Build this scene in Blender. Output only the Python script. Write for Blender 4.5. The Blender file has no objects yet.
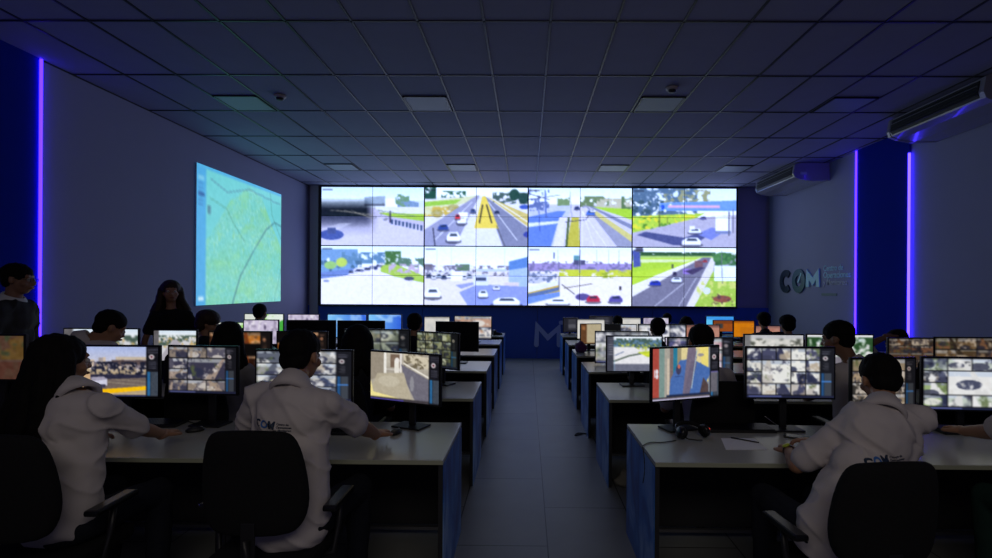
import bpy, bmesh, math, random
import numpy as np
from mathutils import Vector, Matrix, Euler
from mathutils.bvhtree import BVHTree
random.seed(7)
PI = math.pi
scn = bpy.context.scene
COL = scn.collection

# ------------------------------------------------------------------ camera
F = 519.0; W, H = 992, 558
EYE = 1.69
YAW = math.radians(0.5); ROLL = math.radians(0.35)
SHX, SHY = -0.0267, 0.0093
cam_d = bpy.data.cameras.new('camera'); cam = bpy.data.objects.new('camera', cam_d); COL.objects.link(cam)
cam_d.sensor_width = 36; cam_d.lens = F / W * 36; cam_d.shift_x = SHX; cam_d.shift_y = SHY
cam_d.clip_start = 0.05; cam_d.clip_end = 100
CR = Matrix.Rotation(YAW, 3, 'Z') @ Matrix.Rotation(PI / 2, 3, 'X') @ Matrix.Rotation(ROLL, 3, 'Z')
cam.matrix_world = Matrix.Translation((0, 0, EYE)) @ CR.to_4x4()
scn.camera = cam

def ray(px, py):
    v = Vector(((px - W / 2) / F + SHX * W / F, -(py - H / 2) / F + SHY * W / F, -1))
    return CR @ v
def at(px, py, d):
    """world point seen at pixel px,py at distance d down the room"""
    r = ray(px, py)
    return Vector((0, 0, EYE)) + r * (d / r.y)
def at_x(px, py, x):
    r = ray(px, py)
    return Vector((0, 0, EYE)) + r * (x / r.x)

# ------------------------------------------------------------------ tagging
def tag(o, label=None, cat=None, group=None, kind=None):
    if label: o['label'] = label
    if cat: o['category'] = cat
    if group: o['group'] = group
    if kind: o['kind'] = kind
    return o
def empty(name, loc=(0, 0, 0), rz=0, label=None, cat=None, group=None, kind=None):
    o = bpy.data.objects.new(name, None); o.empty_display_size = .1
    COL.objects.link(o); o.location = loc; o.rotation_euler = (0, 0, rz)
    return tag(o, label, cat, group, kind)
def link(name, me, mats=None, parent=None, smooth=False):
    o = bpy.data.objects.new(name, me); COL.objects.link(o)
    if mats is not None:
        for m in (mats if isinstance(mats, (list, tuple)) else [mats]): me.materials.append(m)
    if parent: o.parent = parent
    if smooth:
        me.polygons.foreach_set('use_smooth', [True] * len(me.polygons))
    return o
def copy_tree(o, parent=None):
    c = o.copy(); COL.objects.link(c)
    if parent: c.parent = parent
    for ch in [x for x in COL.objects if x.parent == o]: copy_tree(ch, c)
    return c

class MB:
    """collects boxes, tubes and plates into one mesh"""
    def __init__(s): s.b = bmesh.new(); s.mi = 0
    def _fin(s, n0, M=None, smooth=False):
        vs = [v for v in s.b.verts if v not in n0]
        if M is not None:
            for v in vs: v.co = M @ v.co
        st = set(vs)
        for f in {f for v in vs for f in v.link_faces}:
            f.material_index = s.mi; f.smooth = smooth
        return vs
    def box(s, c, d, M=None, bev=0):
        n0 = set(s.b.verts)
        r = bmesh.ops.create_cube(s.b, size=1)
        for v in r['verts']: v.co = Vector((v.co.x * d[0] + c[0], v.co.y * d[1] + c[1], v.co.z * d[2] + c[2]))
        if bev:
            es = list({e for v in r['verts'] for e in v.link_edges})
            bmesh.ops.bevel(s.b, geom=es, offset=bev, segments=2, affect='EDGES', profile=.6)
        s._fin(n0, M); return s
    def lathe(s, prof, c=(0, 0, 0), n=24, M=None, smooth=True):
        n0 = set(s.b.verts); rings = []
        for r, z in prof:
            if r < 1e-5: rings.append([s.b.verts.new((c[0], c[1], c[2] + z))])
            else: rings.append([s.b.verts.new((c[0] + r * math.cos(2 * PI * k / n), c[1] + r * math.sin(2 * PI * k / n), c[2] + z)) for k in range(n)])
        for A, B in zip(rings, rings[1:]):
            for k in range(n):
                k2 = (k + 1) % n
                if len(A) == 1 and len(B) == 1: continue
                if len(A) == 1: s.b.faces.new((A[0], B[k2], B[k]))
                elif len(B) == 1: s.b.faces.new((A[k], A[k2], B[0]))
                else: s.b.faces.new((A[k], A[k2], B[k2], B[k]))
        s._fin(n0, M, smooth); return s
    def tube(s, pts, r, n=8, M=None, caps=True):
        pts = [Vector(p) for p in pts]; n0 = set(s.b.verts); rings = []
        rr = r if isinstance(r, (list, tuple)) else [r] * len(pts)
        up = Vector((0, 0, 1))
        for i, p in enumerate(pts):
            t = (pts[min(i + 1, len(pts) - 1)] - pts[max(i - 1, 0)]).normalized()
            a = t.cross(up)
            if a.length < .05: a = t.cross(Vector((1, 0, 0)))
            a.normalize(); b = t.cross(a)
            rings.append([s.b.verts.new(p + (a * math.cos(2 * PI * k / n) + b * math.sin(2 * PI * k / n)) * rr[i]) for k in range(n)])
        for A, B in zip(rings, rings[1:]):
            for k in range(n): s.b.faces.new((A[k], A[(k + 1) % n], B[(k + 1) % n], B[k]))
        if caps: s.b.faces.new(rings[0]); s.b.faces.new(rings[-1][::-1])
        s._fin(n0, M, True); return s
    def prism(s, pts, y0, y1, M=None, smooth=False):
        """outline in x,z extruded along y"""
        n0 = set(s.b.verts)
        a = [s.b.verts.new((x, y0, z)) for x, z in pts]; b = [s.b.verts.new((x, y1, z)) for x, z in pts]
        s.b.faces.new(a); s.b.faces.new(b[::-1])
        for k in range(len(pts)): s.b.faces.new((a[k], b[k], b[(k + 1) % len(pts)], a[(k + 1) % len(pts)]))
        s._fin(n0, M, smooth); return s
    def ell(s, c, r, M=None, u=16, v=10):
        n0 = set(s.b.verts)
        R = bmesh.ops.create_uvsphere(s.b, u_segments=u, v_segments=v, radius=1)
        for w in R['verts']: w.co = Vector((w.co.x * r[0], w.co.y * r[1], w.co.z * r[2])) + Vector(c)
        s._fin(n0, M, True); return s
    def mesh(s):
        bmesh.ops.recalc_face_normals(s.b, faces=s.b.faces)
        me = bpy.data.meshes.new('m'); s.b.to_mesh(me); s.b.free(); return me
    def build(s, name, mats, parent=None):
        me = s.mesh(); me.name = name
        return link(name, me, mats, parent)

# ------------------------------------------------------------------ materials
def lin(c):
    return tuple((x / 12.92 if x <= .04045 else ((x + .055) / 1.055) ** 2.4) for x in c)
def rgb(r, g, b): return lin((r / 255, g / 255, b / 255)) + (1,)
def mat(name, col, rough=.5, metal=0, noise=0, nscale=8, spec=.5, bump=0, bscale=60, emit=None, estr=0, coat=0):
    m = bpy.data.materials.new(name); m.use_nodes = True
    nt = m.node_tree; b = nt.nodes['Principled BSDF']
    b.inputs['Base Color'].default_value = col; b.inputs['Roughness'].default_value = rough
    b.inputs['Metallic'].default_value = metal; b.inputs['Specular IOR Level'].default_value = spec
    if coat: b.inputs['Coat Weight'].default_value = coat
    tc = nt.nodes.new('ShaderNodeTexCoord')
    if noise:
        n = nt.nodes.new('ShaderNodeTexNoise'); n.inputs['Scale'].default_value = nscale; n.inputs['Detail'].default_value = 6
        nt.links.new(tc.outputs['Object'], n.inputs['Vector'])
        mx = nt.nodes.new('ShaderNodeMix'); mx.data_type = 'RGBA'
        mx.inputs[6].default_value = tuple(c * (1 - noise) for c in col[:3]) + (1,)
        mx.inputs[7].default_value = tuple(min(1, c * (1 + noise)) for c in col[:3]) + (1,)
        nt.links.new(n.outputs['Fac'], mx.inputs[0]); nt.links.new(mx.outputs[2], b.inputs['Base Color'])
    if bump:
        n = nt.nodes.new('ShaderNodeTexNoise'); n.inputs['Scale'].default_value = bscale; n.inputs['Detail'].default_value = 4
        nt.links.new(tc.outputs['Object'], n.inputs['Vector'])
        bp = nt.nodes.new('ShaderNodeBump'); bp.inputs['Strength'].default_value = bump; bp.inputs['Distance'].default_value = .01
        nt.links.new(n.outputs['Fac'], bp.inputs['Height']); nt.links.new(bp.outputs['Normal'], b.inputs['Normal'])
    if emit:
        b.inputs['Emission Color'].default_value = emit; b.inputs['Emission Strength'].default_value = estr
    return m

SCREEN_GAIN = 1.0
def screen_mat(name, gain=1.0, tint=(1, 1, 1)):
    m = bpy.data.materials.new(name); m.use_nodes = True
    nt = m.node_tree; b = nt.nodes['Principled BSDF']
    b.inputs['Base Color'].default_value = (.01, .01, .01, 1); b.inputs['Roughness'].default_value = .35
    a = nt.nodes.new('ShaderNodeVertexColor'); a.layer_name = 'picture'
    mx = nt.nodes.new('ShaderNodeVectorMath'); mx.operation = 'MULTIPLY'; mx.inputs[1].default_value = tint
    nt.links.new(a.outputs['Color'], mx.inputs[0]); nt.links.new(mx.outputs[0], b.inputs['Emission Color']); b.inputs['Emission Strength'].default_value = gain
    return m

M = {}
M['wall'] = mat('painted_wall', (.30, .30, .47, 1), .75, noise=.04, nscale=2, bump=.05)
M['wall_blue'] = mat('blue_painted_wall', (.004, .020, .34, 1), .9, noise=.08, nscale=2, spec=.08)
M['panel_blue'] = mat('blue_wall_panel', (.012, .08, .50, 1), .45, noise=.1, nscale=1.5)
M['pillar'] = mat('pale_pillar_paint', (.42, .40, .44, 1), .8)
M['black'] = mat('black_plastic', (.012, .012, .013, 1), .45, bump=.03, bscale=200)
M['blacksat'] = mat('satin_black', (.006, .006, .007, 1), .3)
M['bezel'] = mat('black_bezel', (.008, .008, .009, 1), .35)
M['offscreen'] = mat('unlit_screen_glass', (.004, .004, .005, 1), .25)
M['fabric'] = mat('black_chair_fabric', (.011, .011, .012, 1), .95, noise=.3, nscale=90, bump=.25, bscale=300, spec=.2)
M['top'] = mat('grey_white_laminate', (.43, .43, .385, 1), .27, noise=.03, nscale=14, spec=.6)
M['edge'] = mat('laminate_edge', (.40, .42, .30, 1), .5)
M['dpanel'] = mat('charcoal_desk_panel', (.022, .022, .024, 1), .6, noise=.1, nscale=20)
M['metal'] = mat('grey_metal', (.25, .25, .27, 1), .35, metal=.8)
M['tile'] = mat('ceiling_tile', (.275, .27, .41, 1), .85, noise=.06, nscale=5, bump=.15, bscale=120)
M['tbar'] = mat('ceiling_grid_bar', (.015, .015, .022, 1), .40, spec=.32)
M['lampoff'] = mat('unlit_light_panel', (.30, .33, .42, 1), .5)
M['acwhite'] = mat('air_conditioner_plastic', (.27, .26, .31, 1), .26, coat=.5)
M['acdark'] = mat('air_conditioner_grille', (.012, .012, .013, 1), .5)
M['led'] = mat('violet_led_strip', (.2, .1, .4, 1), .5, emit=(.038, .010, 1, 1), estr=7.5)
M['ledb'] = mat('bright_violet_led_strip', (.2, .1, .4, 1), .5, emit=(.048, .026, 1, 1), estr=9.0)
M['letter_dark'] = mat('dark_blue_letter', (.012, .03, .07, 1), .4)
M['letter_teal'] = mat('teal_letter', (.02, .10, .17, 1), .4)
M['letter_pale'] = mat('pale_blue_letter', (.42, .72, .85, 1), .5)
M['letter_grey'] = mat('pale_grey_letter', (.55, .58, .66, 1), .6)
M['letter_green'] = mat('grey_green_letter', (.17, .23, .24, 1), .6)
M['m_blue'] = mat('pale_blue_vinyl', (.42, .48, .85, 1), .5)
M['paper'] = mat('white_paper', (.80, .80, .82, 1), .7, noise=.02)
M['cable'] = mat('black_cable', (.01, .01, .01, 1), .5)
M['white_plastic'] = mat('white_plastic', (.7, .7, .7, 1), .4)
M['red_light'] = mat('red_indicator', (.5, .02, .02, 1), .4, emit=(1, .08, .05, 1), estr=.5)
M['smoke'] = mat('detector_plastic', (.42, .36, .38, 1), .5)
M['screen'] = screen_mat('lit_screen', 1.0)
M['wallscreen'] = screen_mat('video_wall_screen', 1.1, (.92, 1.08, 1.5))
M['mapglow'] = screen_mat('self_lit_map', 1.12)  # emission replaces the projector light reflected off the wall

# printed blue side panels of the desks
def desk_print():
    m = bpy.data.materials.new('blue_printed_desk_panel'); m.use_nodes = True
    nt = m.node_tree; b = nt.nodes['Principled BSDF']; L = nt.links
    b.inputs['Roughness'].default_value = .4
    tc = nt.nodes.new('ShaderNodeTexCoord')
    mp = nt.nodes.new('ShaderNodeMapping'); mp.inputs['Scale'].default_value = (1, 1.5, .8); mp.inputs['Rotation'].default_value = (.5, 0, 0)
    L.new(tc.outputs['Object'], mp.inputs['Vector'])
    n = nt.nodes.new('ShaderNodeTexNoise'); n.inputs['Scale'].default_value = 2.6; n.inputs['Detail'].default_value = 5; n.inputs['Distortion'].default_value = 1.2
    L.new(mp.outputs[0], n.inputs['Vector'])
    r = nt.nodes.new('ShaderNodeValToRGB'); e = r.color_ramp.elements
    e[0].position = .36; e[0].color = (.012, .07, .40, 1); e[1].position = .66; e[1].color = (.30, .50, .85, 1)
    x = e.new(.5); x.color = (.03, .20, .65, 1)
    L.new(n.outputs['Fac'], r.inputs[0]); L.new(r.outputs[0], b.inputs['Base Color'])
    return m
M['print'] = desk_print()

def floor_mat():
    m = bpy.data.materials.new('grey_floor_tiles'); m.use_nodes = True
    nt = m.node_tree; b = nt.nodes['Principled BSDF']; L = nt.links
    tc = nt.nodes.new('ShaderNodeTexCoord')
    mp = nt.nodes.new('ShaderNodeMapping'); mp.inputs['Rotation'].default_value = (0, 0, PI / 2)
    mp.inputs['Location'].default_value = (-.195, -.145, 0)
    L.new(tc.outputs['Object'], mp.inputs['Vector'])
    br = nt.nodes.new('ShaderNodeTexBrick')
    br.inputs['Scale'].default_value = 1; br.inputs['Brick Width'].default_value = 1.2; br.inputs['Row Height'].default_value = .62
    br.inputs['Mortar Size'].default_value = .0045; br.inputs['Mortar Smooth'].default_value = .2
    br.inputs['Color1'].default_value = (.30, .31, .30, 1); br.inputs['Color2'].default_value = (.26, .27, .265, 1); br.inputs['Mortar'].default_value = (.02, .02, .02, 1)
    L.new(mp.outputs[0], br.inputs['Vector'])
    n = nt.nodes.new('ShaderNodeTexNoise'); n.inputs['Scale'].default_value = 3; n.inputs['Detail'].default_value = 8
    L.new(tc.outputs['Object'], n.inputs['Vector'])
    mx = nt.nodes.new('ShaderNodeMix'); mx.data_type = 'RGBA'; mx.blend_type = 'MULTIPLY'; mx.inputs[0].default_value = .35
    L.new(br.outputs['Color'], mx.inputs[6]); L.new(n.outputs['Fac'], mx.inputs[7])
    L.new(mx.outputs[2], b.inputs['Base Color'])
    b.inputs['Roughness'].default_value = .45
    return m
M['floor'] = floor_mat()

# ------------------------------------------------------------------ picture painter for the screens
class Cv:
    def __init__(s, w, h, col=(128, 128, 128), ss=2, seed=0):
        s.ow, s.oh, s.ss = w, h, ss
        s.w, s.h = w * ss, h * ss
        s.a = np.ones((s.h, s.w, 3)) * (np.array(col) / 255.)
        ys, xs = np.mgrid[0:s.h, 0:s.w]
        s.u = (xs + .5) / s.w; s.v = (ys + .5) / s.h
        s.rng = np.random.RandomState(seed)
    def noise(s, sx, sy=None, octs=3):
        sy = sy or sx; out = np.zeros((s.h, s.w)); amp = 1; tot = 0
        for o in range(octs):
            gx, gy = int(sx * 2 ** o) + 2, int(sy * 2 ** o) + 2
            g = s.rng.rand(gy + 1, gx + 1)
            X = s.u * (gx - 1); Y = s.v * (gy - 1)
            xi = X.astype(int); yi = Y.astype(int); fx = X - xi; fy = Y - yi
            fx = fx * fx * (3 - 2 * fx); fy = fy * fy * (3 - 2 * fy)
            out += amp * (g[yi, xi] * (1 - fx) * (1 - fy) + g[yi, xi + 1] * fx * (1 - fy) + g[yi + 1, xi] * (1 - fx) * fy + g[yi + 1, xi + 1] * fx * fy)
            tot += amp; amp *= .55
        return out / tot
    def put(s, mask, col, al=1.0):
        c = np.array(col, float)
        if c.max() > 1.5: c = c / 255.
        mk = (mask * al)[..., None]
        s.a = s.a * (1 - mk) + c * mk
        return s
    def rect(s, u0, v0, u1, v1, col, al=1): return s.put(((s.u >= u0) & (s.u < u1) & (s.v >= v0) & (s.v < v1)).astype(float), col, al)
    def ell(s, u, v, ru, rv, col, al=1): return s.put((((s.u - u) / ru) ** 2 + ((s.v - v) / rv) ** 2 < 1).astype(float), col, al)
    def pmask(s, pts):
        ins = np.zeros((s.h, s.w), bool); n = len(pts)
        for i in range(n):
            x1, y1 = pts[i]; x2, y2 = pts[(i + 1) % n]
            if y1 == y2: continue
            c = ((s.v >= min(y1, y2)) & (s.v < max(y1, y2))) & (s.u < (x2 - x1) * (s.v - y1) / (y2 - y1) + x1)
            ins ^= c
        return ins
    def poly(s, pts, col, al=1): return s.put(s.pmask(pts).astype(float), col, al)
    def line(s, pts, wd, col, al=1):
        asp = s.ow / s.oh
        for (x1, y1), (x2, y2) in zip(pts, pts[1:]):
            dx, dy = (x2 - x1) * asp, (y2 - y1); L = dx * dx + dy * dy + 1e-9
            t = np.clip((((s.u - x1) * asp) * dx + (s.v - y1) * dy) / L, 0, 1)
            d = np.hypot((s.u - x1) * asp - t * dx, s.v - y1 - t * dy)
            s.put((d < wd).astype(float), col, al)
        return s
    def blot(s, u0, v0, u1, v1, col, dens=.5, sc=30, al=1, soft=.12):
        """leafy clump: noise thresholded inside a box"""
        n = s.noise(sc, sc * .6, 3)
        m = ((s.u >= u0) & (s.u < u1) & (s.v >= v0) & (s.v < v1))
        k = np.clip((n - (1 - dens)) / soft, 0, 1) * m
        return s.put(k, col, al)
    def grain(s, amt, sx=60, mask=None):
        n = (s.noise(sx, sx * .6, 2) - .5)[..., None] * amt * 2
        if mask is not None: n = n * mask[..., None]
        s.a = np.clip(s.a + n, 0, 1); return s
    def sky(s, top, bot, v1=1.0):
        t = np.clip(s.v / v1, 0, 1)[..., None]
        s.a = np.where((s.v < v1)[..., None], np.array(top) / 255. * (1 - t) + np.array(bot) / 255. * t, s.a); return s
    def car(s, u, v, w, h, col, glass=(40, 50, 70)):
        s.ell(u, v + h * .42, w * .62, h * .25, (60, 62, 80), .7)
        s.poly([(u - w / 2, v + h * .4), (u - w / 2, v), (u - w * .3, v - h * .35), (u + w * .3, v - h * .4), (u + w / 2, v), (u + w / 2, v + h * .4)], col)
        s.poly([(u - w * .3, v - h * .02), (u - w * .22, v - h * .28), (u + w * .24, v - h * .28), (u + w * .32, v - h * .02)], glass, .85); return s
    def out(s):
        a = s.a.reshape(s.oh, s.ss, s.ow, s.ss, 3).mean((1, 3))
        return np.clip(a, 0, 1)

def pic_mesh(img, w, h):
    """a flat w x h plate in x,z facing -y whose faces carry the picture"""
    hh, ww, _ = img.shape
    xs = np.linspace(-w / 2, w / 2, ww + 1); zs = np.linspace(h / 2, -h / 2, hh + 1)
    X, Z = np.meshgrid(xs, zs)
    co = np.stack([X, np.zeros_like(X), Z], -1).reshape(-1, 3)
    i = np.arange(hh)[:, None] * (ww + 1) + np.arange(ww)[None]
    quads = np.stack([i, i + (ww + 1), i + (ww + 2), i + 1], -1).reshape(-1)
    me = bpy.data.meshes.new('picture'); n = hh * ww
    me.vertices.add(len(co)); me.vertices.foreach_set('co', co.ravel())
    me.loops.add(n * 4); me.loops.foreach_set('vertex_index', quads.astype(np.int32))
    me.polygons.add(n); me.polygons.foreach_set('loop_start', np.arange(0, n * 4, 4, dtype=np.int32)); me.polygons.foreach_set('loop_total', np.full(n, 4, dtype=np.int32))
    me.update(calc_edges=True)
    # smooth between cells: one colour per vertex
    p = np.pad(img, ((1, 1), (1, 1), (0, 0)), mode='edge')
    vc = (p[:-1, :-1] + p[1:, :-1] + p[:-1, 1:] + p[1:, 1:]) / 4
    vc = np.clip(vc, 0, 1); l = np.where(vc <= .04045, vc / 12.92, ((vc + .055) / 1.055) ** 2.4)
    ca = me.color_attributes.new('picture', 'FLOAT_COLOR', 'POINT')
    rg = np.ones((len(co), 4)); rg[:, :3] = l.reshape(-1, 3)
    ca.data.foreach_set('color', rg.ravel())
    return me
# ------------------------------------------------------------------ room shell
XL, XR, YB, ZC = -5.3, 5.8, 12.5, 4.14
Y0 = -1.2
def struct(name, mb, mats, parent=None):
    o = mb.build(name, mats, parent)
    if not parent: o['kind'] = 'structure'
    return o
struct('floor', MB().box(((XL + XR) / 2, (Y0 + YB) / 2, -.05), (XR - XL + .4, YB - Y0 + .4, .1)), M['floor'])
struct('wall_left', MB().box((XL - .1, (Y0 + YB) / 2, ZC / 2), (.2, YB - Y0, ZC)), M['wall'])
struct('wall_right', MB().box((XR + .1, (Y0 + YB) / 2, ZC / 2), (.2, YB - Y0, ZC)), M['wall'])
struct('wall_back', MB().box(((XL + XR) / 2, YB + .2, ZC / 2), (XR - XL + .4, .2, ZC)), M['wall'])
LY = at_x(38, 200, XL + .03).y; RY1 = at_x(857, 200, XR - .03).y; RY0 = at_x(909, 200, XR - .03).y
# blue painted pilasters with LED strips along their edges
struct('trim_1', MB().box((XL + .015, LY - .6, ZC / 2), (.03, 1.2, ZC)), M['wall_blue'])
struct('trim_2', MB().box((XR - .015, (RY0 + RY1) / 2, ZC / 2), (.03, RY1 - RY0, ZC)), M['wall_blue'])
tag(MB().box((XL + .045, LY + .012, ZC / 2 + .0), (.02, .02, ZC - .02)).build('led_strip', M['led']), 'violet led light strip running up the left wall beside the blue panel', 'light strip', 'violet wall light strips')
tag(MB().box((XR - .035, RY1 + .012, ZC / 2), (.03, .024, ZC - .02)).build('led_strip', M['led']), 'thin violet led strip on the right wall between blue panel and dark letters', 'light strip', 'violet wall light strips')
tag(MB().box((XR - .035, RY0 - .010, (ZC - .36) / 2), (.028, .02, ZC - .38)).build('led_strip', M['ledb']), 'brightest violet led strip on the right wall, rising to the nearer air conditioner', 'light strip', 'violet wall light strips')

# ceiling: one sheet of tiles with its exposed metal grid
PX, PY = .61, 1.215
cm = MB(); cm.box(((XL + XR) / 2, (Y0 + YB) / 2 + .1, ZC + .05), (XR - XL + .4, YB - Y0 + .4, .1))
cm.mi = 1
gx0, gy0 = .20, 4.76
k = -12
while gx0 + k * PX < XR:
    x = gx0 + k * PX
    if x > XL: cm.box((x, (Y0 + YB) / 2, ZC - .002), (.022, YB - Y0, .012))
    k += 1
k = -6
while gy0 + k * PY < YB:
    y = gy0 + k * PY
    if y > Y0: cm.box(((XL + XR) / 2, y, ZC - .002), (XR - XL, .022, .012))
    k += 1
o = cm.build('ceiling', [M['tile'], M['tbar']]); o['kind'] = 'structure'

# square unlit light panels set into the tiles
lp = []
for j, yy in enumerate((gy0 + 2 * PY - .30, gy0 + 5 * PY - .30)):
    for i, kk in enumerate((-7, -3, 2, 6)):
        xx = gx0 + (kk + .5) * PX
        lp.append((xx, yy, j, i))
side = ['leftmost', 'left of centre', 'right of centre', 'rightmost']
for xx, yy, j, i in lp:
    e = empty('ceiling_light', (xx, yy, ZC - .008), 0, f"unlit square ceiling light panel, {side[i]}, in the {'nearer' if j == 0 else 'farther'} row of panels", 'ceiling light', 'unlit square ceiling light panels')
    f = MB()
    for sx in (-1, 1): f.box((sx * .27, 0, -.004), (.02, .56, .016)); f.box((0, sx * .27, -.004), (.56, .02, .016))
    f.build('frame', M['tbar'], e)
    MB().box((0, 0, -.001), (.52, .52, .01)).build('diffuser', M['lampoff'], e)

def detector(px, py, lab):
    p = at(px, py, 1); r = ray(px, py); t = (ZC - EYE) / r.z
    e = empty('smoke_detector', (r.x * t, r.y * t, ZC - .008), 0, lab, 'smoke detector', 'ceiling smoke detectors')
    MB().lathe([(0, 0), (.075, 0), (.075, -.018), (.06, -.03), (.0, -.03)], n=24).build('base', M['smoke'], e)
    MB().lathe([(.045, -.028), (.045, -.05), (.03, -.06), (0, -.06)], n=20).build('sensor', M['acdark'], e)
detector(280, 95, 'round smoke detector on the ceiling above the glowing map panel')
detector(672, 87, 'round smoke detector on the ceiling right of centre above the video wall')

# ------------------------------------------------------------------ air conditioners hung under the ceiling
def aircon(y0, y1, lab):
    L = y1 - y0
    e = empty('air_conditioner', (XR - .01, y0, ZC - .01), 0, lab, 'air conditioner', 'ceiling air conditioners on the right wall')
    # profile in x,z (x=0 wall), extruded along y
    prof = [(0, 0), (-.60, 0), (-.66, -.03), (-.69, -.20), (-.66, -.27), (-.56, -.31), (-.35, -.345), (0, -.33)]
    MB().prism(prof, .03, L - .03).build('body', M['acwhite'], e)
    for yy, s in ((0, 1), (L, -1)):
        pr2 = [(x * 1.01, z * 1.02) for x, z in prof]
        MB().prism(pr2, yy, yy + s * .05).build('end_cap', M['acwhite'], e)
    g = MB(); a = math.atan2(.03, .17)
    g.prism([(-.672, -.055), (-.70, -.21), (-.66, -.262), (-.64, -.06)], .08, L - .08)
    go = g.build('grille', M['acdark'], e)
    for k in range(5):
        z = -.075 - k * .036; x = -.682 - k * .006
        MB().box((x, L / 2, z), (.016, L - .18, .005)).build('slat', M['metal'] if k == 1 else M['black'], go)
    b = MB().box((-.50, -.003, -.20), (.12, .012, .05), bev=.004)
    b.build('badge', M['letter_grey'], e)
    return e
aircon(10.0, 11.66, 'white ceiling-hung air conditioner near the back wall above the dark letters')
aircon(5.85, 7.42, 'nearer ceiling-hung air conditioner at the upper right above the brightest led strip')

# ------------------------------------------------------------------ back wall below the video wall
pw = MB()
xs = np.linspace(XL, XR, 5)
for a, b_ in zip(xs, xs[1:]): pw.box(((a + b_) / 2, YB + .05, .625), (b_ - a - .008, .1, 1.25))
tag(pw.build('wall_front', M['panel_blue']), kind='structure')
tag(MB().box((XL + .16, YB + .03, ZC / 2 + .0), (.20, .14, ZC)).build('wall_pillar', M['pillar']), kind='structure')

# ------------------------------------------------------------------ traffic pictures of the eight feeds
FW, FH = 120, 68
def vertroad(c, vp, bl, br, col, v0=None):
    c.poly([(vp[0] - .004, vp[1]), (vp[0] + .004, vp[1]), br, bl], col)
def f_a1():
    c = Cv(FW, FH, (190, 183, 205), seed=1); c.sky((205, 225, 245), (235, 245, 252), .26)
    c.poly([(0, .26), (1, .22), (1, .34), (0, .36)], (205, 215, 222))
    c.rect(.62, .2, .74, .37, (250, 250, 250)); c.poly([(.42, .17), (.62, .15), (.62, .3), (.42, .32)], (150, 165, 180)); c.poly([(.74, .19), (.95, .26), (.95, .36), (.74, .37)], (120, 145, 175))
    c.blot(.72, .12, .86, .36, (110, 145, 110), .6, 24); c.rect(.42, .29, .62, .32, (90, 95, 110))
    c.poly([(.5, .34), (1, .34), (1, .56), (.62, .48)], (222, 222, 215)); c.poly([(.55, .44), (1, .46), (1, .58), (.66, .5)], (160, 195, 70))
    c.poly([(0, .5), (.5, .5), (1, .7), (1, 1), (0, 1)], (205, 198, 215))
    sh = np.clip(1.3 - np.abs(c.v - .44) / .2, 0, 1) * np.clip((.52 - c.u) / .08, 0, 1)
    c.put(sh, (14, 18, 28), .97)
    sh2 = np.clip((.85 - c.v) / .5, 0, 1) * (c.v > .5) * np.clip((.56 - c.u) / .1, 0, 1); c.put(sh2, (80, 80, 112), .85)
    for k in range(4): c.line([(.08 + .07 * k, .4), (.5, .47 + .025 * k)], .006, (150, 140, 120), .6)
    c.poly([(0, .72), (.18, .62), (.3, .62), (.1, .78)], (225, 220, 230), .4); c.ell(.1, .82, .12, .09, (70, 85, 150)); c.rect(.06, .7, .14, .8, (70, 80, 130))
    for i in range(9): c.rect(.68 + .036 * i, .55 + .012 * i, .70 + .036 * i, .63 + .014 * i, (55, 75, 110))
    c.line([(.67, .42), (.67, .6)], .014, (60, 55, 80)); c.line([(.55, .4), (.92, .5)], .005, (110, 130, 120))
    c.blot(.5, .25, .7, .6, (90, 95, 100), .35, 40, .6)
    return c
def f_a2():
    c = Cv(FW, FH, (225, 222, 230), seed=2); c.sky((235, 245, 250), (252, 252, 250), .16)
    c.poly([(0, .24), (.5, .13), (.5, .2), (0, .5)], (215, 215, 170)); c.poly([(0, .25), (.36, .2), (.3, .28), (0, .33)], (150, 195, 70))
    c.blot(0, 0, .11, .2, (35, 75, 60), .75, 20); c.blot(.16, .06, .4, .18, (50, 95, 70), .55, 30); c.blot(.66, .08, 1, .28, (70, 90, 85), .6, 30); c.ell(.87, .12, .05, .1, (35, 70, 60)); c.ell(.96, .18, .05, .1, (40, 70, 65))
    c.blot(0, .33, .45, .5, (205, 175, 80), .6, 22); c.ell(.12, .45, .06, .07, (165, 150, 80), .7); c.ell(.28, .35, .06, .06, (160, 150, 85), .7)
    c.poly([(.51, .13), (.53, .13), (.36, 1), (0, 1), (0, .72)], (150, 150, 178))
    c.poly([(.55, .14), (.58, .14), (1, .68), (1, 1), (.72, 1)], (128, 130, 155))
    c.poly([(.53, .14), (.57, .14), (.76, 1), (.3, 1)], (222, 220, 228))
    c.poly([(.555, .15), (.59, .15), (.72, .7), (.48, .7)], (232, 205, 85))
    c.line([(.56, .3), (.53, .6)], .012, (60, 55, 50)); c.line([(.6, .3), (.65, .6)], .012, (60, 55, 50))
    c.poly([(.6, .15), (1, .45), (1, .66)], (205, 185, 110)); c.line([(.62, .15), (1, .58)], .008, (240, 238, 235))
    c.line([(.62, .25), (.9, .9)], .006, (235, 235, 240)); c.line([(.46, .25), (.1, .9)], .006, (235, 235, 240))
    c.car(.36, .53, .09, .2, (248, 248, 250)); c.rect(.33, .43, .42, .52, (245, 245, 250)); c.car(.32, .5, .05, .1, (205, 50, 60)); c.car(.28, .84, .13, .2, (250, 250, 252)); c.car(.18, .68, .1, .12, (50, 70, 140)); c.car(.7, .42, .05, .06, (35, 45, 80)); c.car(.47, .4, .05, .09, (60, 75, 120))
    c.line([(.08, .7), (.1, 1)], .01, (60, 60, 80)); c.line([(.7, .65), (.78, 1)], .005, (60, 60, 70)); c.ell(.97, .33, .05, .04, (60, 85, 170)); c.ell(1, .8, .04, .05, (60, 70, 150))
    return c
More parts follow.
